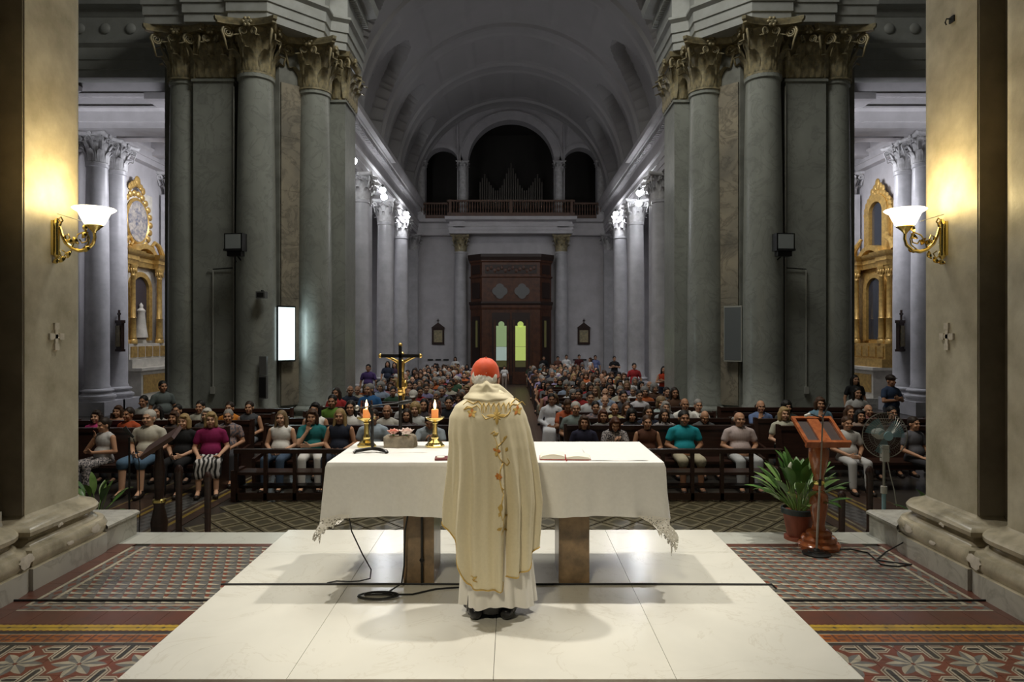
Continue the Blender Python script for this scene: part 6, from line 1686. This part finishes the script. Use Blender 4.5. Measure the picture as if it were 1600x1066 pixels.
# cowl collar rolled round the neck
def cowl(u, v):
    a = -PI+2*PI*u; c, s_ = math.cos(a), math.sin(a); back = max(0, -s_)
    rid = math.exp(-((a+PI/2)/.20)**2)
    # profile: inside the neck, over the rim, down the outside, tucked under
    pr = [(.060,1.455),(.066,1.500),(.074,1.512),(.088,1.500),(.112,1.468),(.136,1.438),(.150,1.420),(.150,1.410),(.130,1.400)]
    i = min(len(pr)-2, int(v*(len(pr)-1))); t = v*(len(pr)-1)-i
    r = pr[i][0]+(pr[i+1][0]-pr[i][0])*t; z = pr[i][1]+(pr[i+1][1]-pr[i][1])*t
    lift = (.016*back+.014*rid-.012)*min(1, max(0, (1.53-abs(z-1.50)*6-.9)))
    crease = -.010*math.exp(-((z-1.455-.02*rid)/.012)**2)*back + .006*math.sin(a*5+z*40)*(1 if v > .4 else 0)
    r += crease
    return (-.030+(r*1.10)*c+.02*(1.5-z)/.1*.5, .034+r*s_*(.92+.06*back), z+lift*.9+(.012*rid if v < .5 else -.012*rid))
MB().grid(cowl, 96, 33, True).build('cowl_collar', 'chasuble_cream', ch, 'all')
MB().add([(-.10,-.085,1.44),(.09,-.085,1.44),(-.005,-.120,1.385),(-.05,-.118,1.425),(.045,-.118,1.425)], [(0,3,2),(3,4,2),(4,1,2),(0,1,4,3)]).build('cowl_point', 'chasuble_cream', ch, 'all') if False else None
# embroidery laid on the back: helper takes photo-like panel coordinates (metres from back centre, height)
def on_back(x, z):
    cx, hw, hd, cy = lerp_tab(CH, z)
    best = None
    for i in range(181):
        a = -PI+PI*i/180; v = (1.475-z)/(1.475-hem(a)); p = chas(a, max(0, min(1, v)))
        d = abs(p.x-x)
        if best is None or d < best[0]: best = (d, p, a)
    d, p, a = best
    p2 = chas(a, max(0, min(1, (1.475-z)/(1.475-hem(a)))))
    return Vector((x, p2.y-.004, z))
emb = []
def stroke(pts, r=.0030, mat='gold_thread', nm='stitching'):
    q = []
    for (x0, z0), (x1, z1) in zip(pts, pts[1:]):
        for i in range(4): q.append(on_back(x0+(x1-x0)*i/4, z0+(z1-z0)*i/4))
    q.append(on_back(*pts[-1]))
    n = len(q); MB().tube(q, [r*(.45+.8*math.sin(PI*(i+.5)/n)) for i in range(n)], 6).build(nm, mat, ch)
def petal(x, z, L, W, ang, mat='gold_thread'):
    n = 6; vs = []
    for i in range(n+1):
        t = i/n; w_ = W*math.sin(PI*min(.98, t*.96+.02))
        for s_ in (-1, 0, 1):
            xx = x+math.cos(ang)*t*L-math.sin(ang)*w_*s_; zz = z+math.sin(ang)*t*L+math.cos(ang)*w_*s_
            p = on_back(xx, zz); vs.append((p.x, p.y-(.003 if s_ == 0 else .001), p.z))
    MB().add(vs, [(i*3+k, i*3+k+1, i*3+k+4, i*3+k+3) for i in range(n) for k in range(2)]).build('embroidered_leaf', mat, ch, 'all')
S2 = 4.28/F      # metres per photo pixel on the back
def bp(px, py): return ((px-800)*S2-PX, 1.83-(py-524)*S2)
def st(*pp, **k): stroke([bp(*q) for q in pp], **k)
def pt(px, py, L, W, ang, mat='gold_thread'): x, z = bp(px, py); petal(x, z, L*S2, W*S2, ang, mat)
# yoke: flowers, arches and the central star
for a in range(4): pt(776, 652, 17 if a % 2 == 0 else 14, 2.6, a*PI/2)
for a in range(4): pt(776, 652, 8, 1.6, a*PI/2+PI/4)
for x0 in (752, 760, 768, 776, 784, 792): st((x0, 648), (x0-1, 638), (x0+3, 632), (x0+6, 640), (x0+5, 648), r=.0025)
for cx, cy in ((736, 648), (809, 645)):
    for k in range(5): pt(cx, cy, 8, 2.4, k*2*PI/5+.3, 'orange_thread' if k % 2 else 'gold_thread')
    st((cx-14, cy-4), (cx-8, cy-10), (cx, cy-8), (cx+8, cy-12), (cx+13, cy-6))
st((721, 636), (728, 630), (738, 634), (746, 630), (752, 636), (755, 648)); st((722, 644), (730, 640), (738, 642))
st((796, 640), (800, 632), (806, 628), (812, 632)); st((752, 650), (758, 657), (766, 655)); st((786, 655), (794, 650), (798, 644))
# vine down the back
st((768, 678), (774, 688), (777, 697), (776, 705), (780, 716), (786, 724), (782, 734), (780, 746), (783, 760), (787, 772), (784, 784), (782, 798), (786, 812), (787, 824), (784, 834))
st((776, 700), (786, 692), (792, 684)); st((786, 724), (792, 730), (796, 724), (792, 718)); st((766, 680), (772, 676), (776, 682)); st((783, 760), (788, 766)); st((782, 798), (778, 792))
pt(775, 704, 8, 2.6, -.4, 'orange_thread'); pt(776, 706, 7, 2.4, 2.6, 'orange_thread'); pt(776, 706, 9, 2.6, -1.7); pt(776, 704, 7, 2.2, 1.4)
for k in range(6): pt(779, 745, 6, 2, k*PI/3, 'orange_thread')
pt(784, 785, 14, 3.4, -1.8); pt(783, 798, 9, 2.2, -2.0); pt(786, 812, 8, 2, .5); pt(785, 822, 10, 2.2, -2.6); pt(784, 830, 9, 2, -.3); pt(790, 708, 8, 2.2, 1.2); pt(770, 682, 10, 2, .4); pt(786, 690, 9, 1.8, .9)
st((735, 905), (745, 902), (738, 908), (746, 910), r=.004)
# alb beneath
def alb(u, v):
    a = -PI+2*PI*u; c, s_ = math.cos(a), math.sin(a); z = 1.25+(.075-1.25)*v
    if s_ < 0: z += v**6*(.03*math.exp(-((a+1.45)/.45)**2))
    k = v*v; f = k*(.016*math.sin(a*8)+.012*math.sin(a*15+1))
    hw = .18+.062*v; hd = .13+.055*v
    return ((hw+f)*c+.045*v, .012+(hd+f)*s_, z)
MB().grid(alb, 160, 30, True).build('alb', 'alb_white', pr_, 'all')
for e in (-1, 1):
    g = MB(); g.cap((e*.10,-.10,.045), (e*.12,.12,.036), .046, .040, 14); g.cap((e*.10,-.07,.05), (e*.10,-.03,.12), .048, .045, 12)
    put('shoe', remesh(g, 'shoe', .010, 3, .5, ('shoe_black',)), None, pr_)
def cas(u, v):
    a = -PI+2*PI*u; return ((.16+.02*v+.01*math.sin(a*7))*math.cos(a), .0+(.12+.01*math.sin(a*7))*math.sin(a), .25-.21*v)
MB().grid(cas, 60, 6, True).build('cassock_hem', 'shoe_black', pr_, 'all')
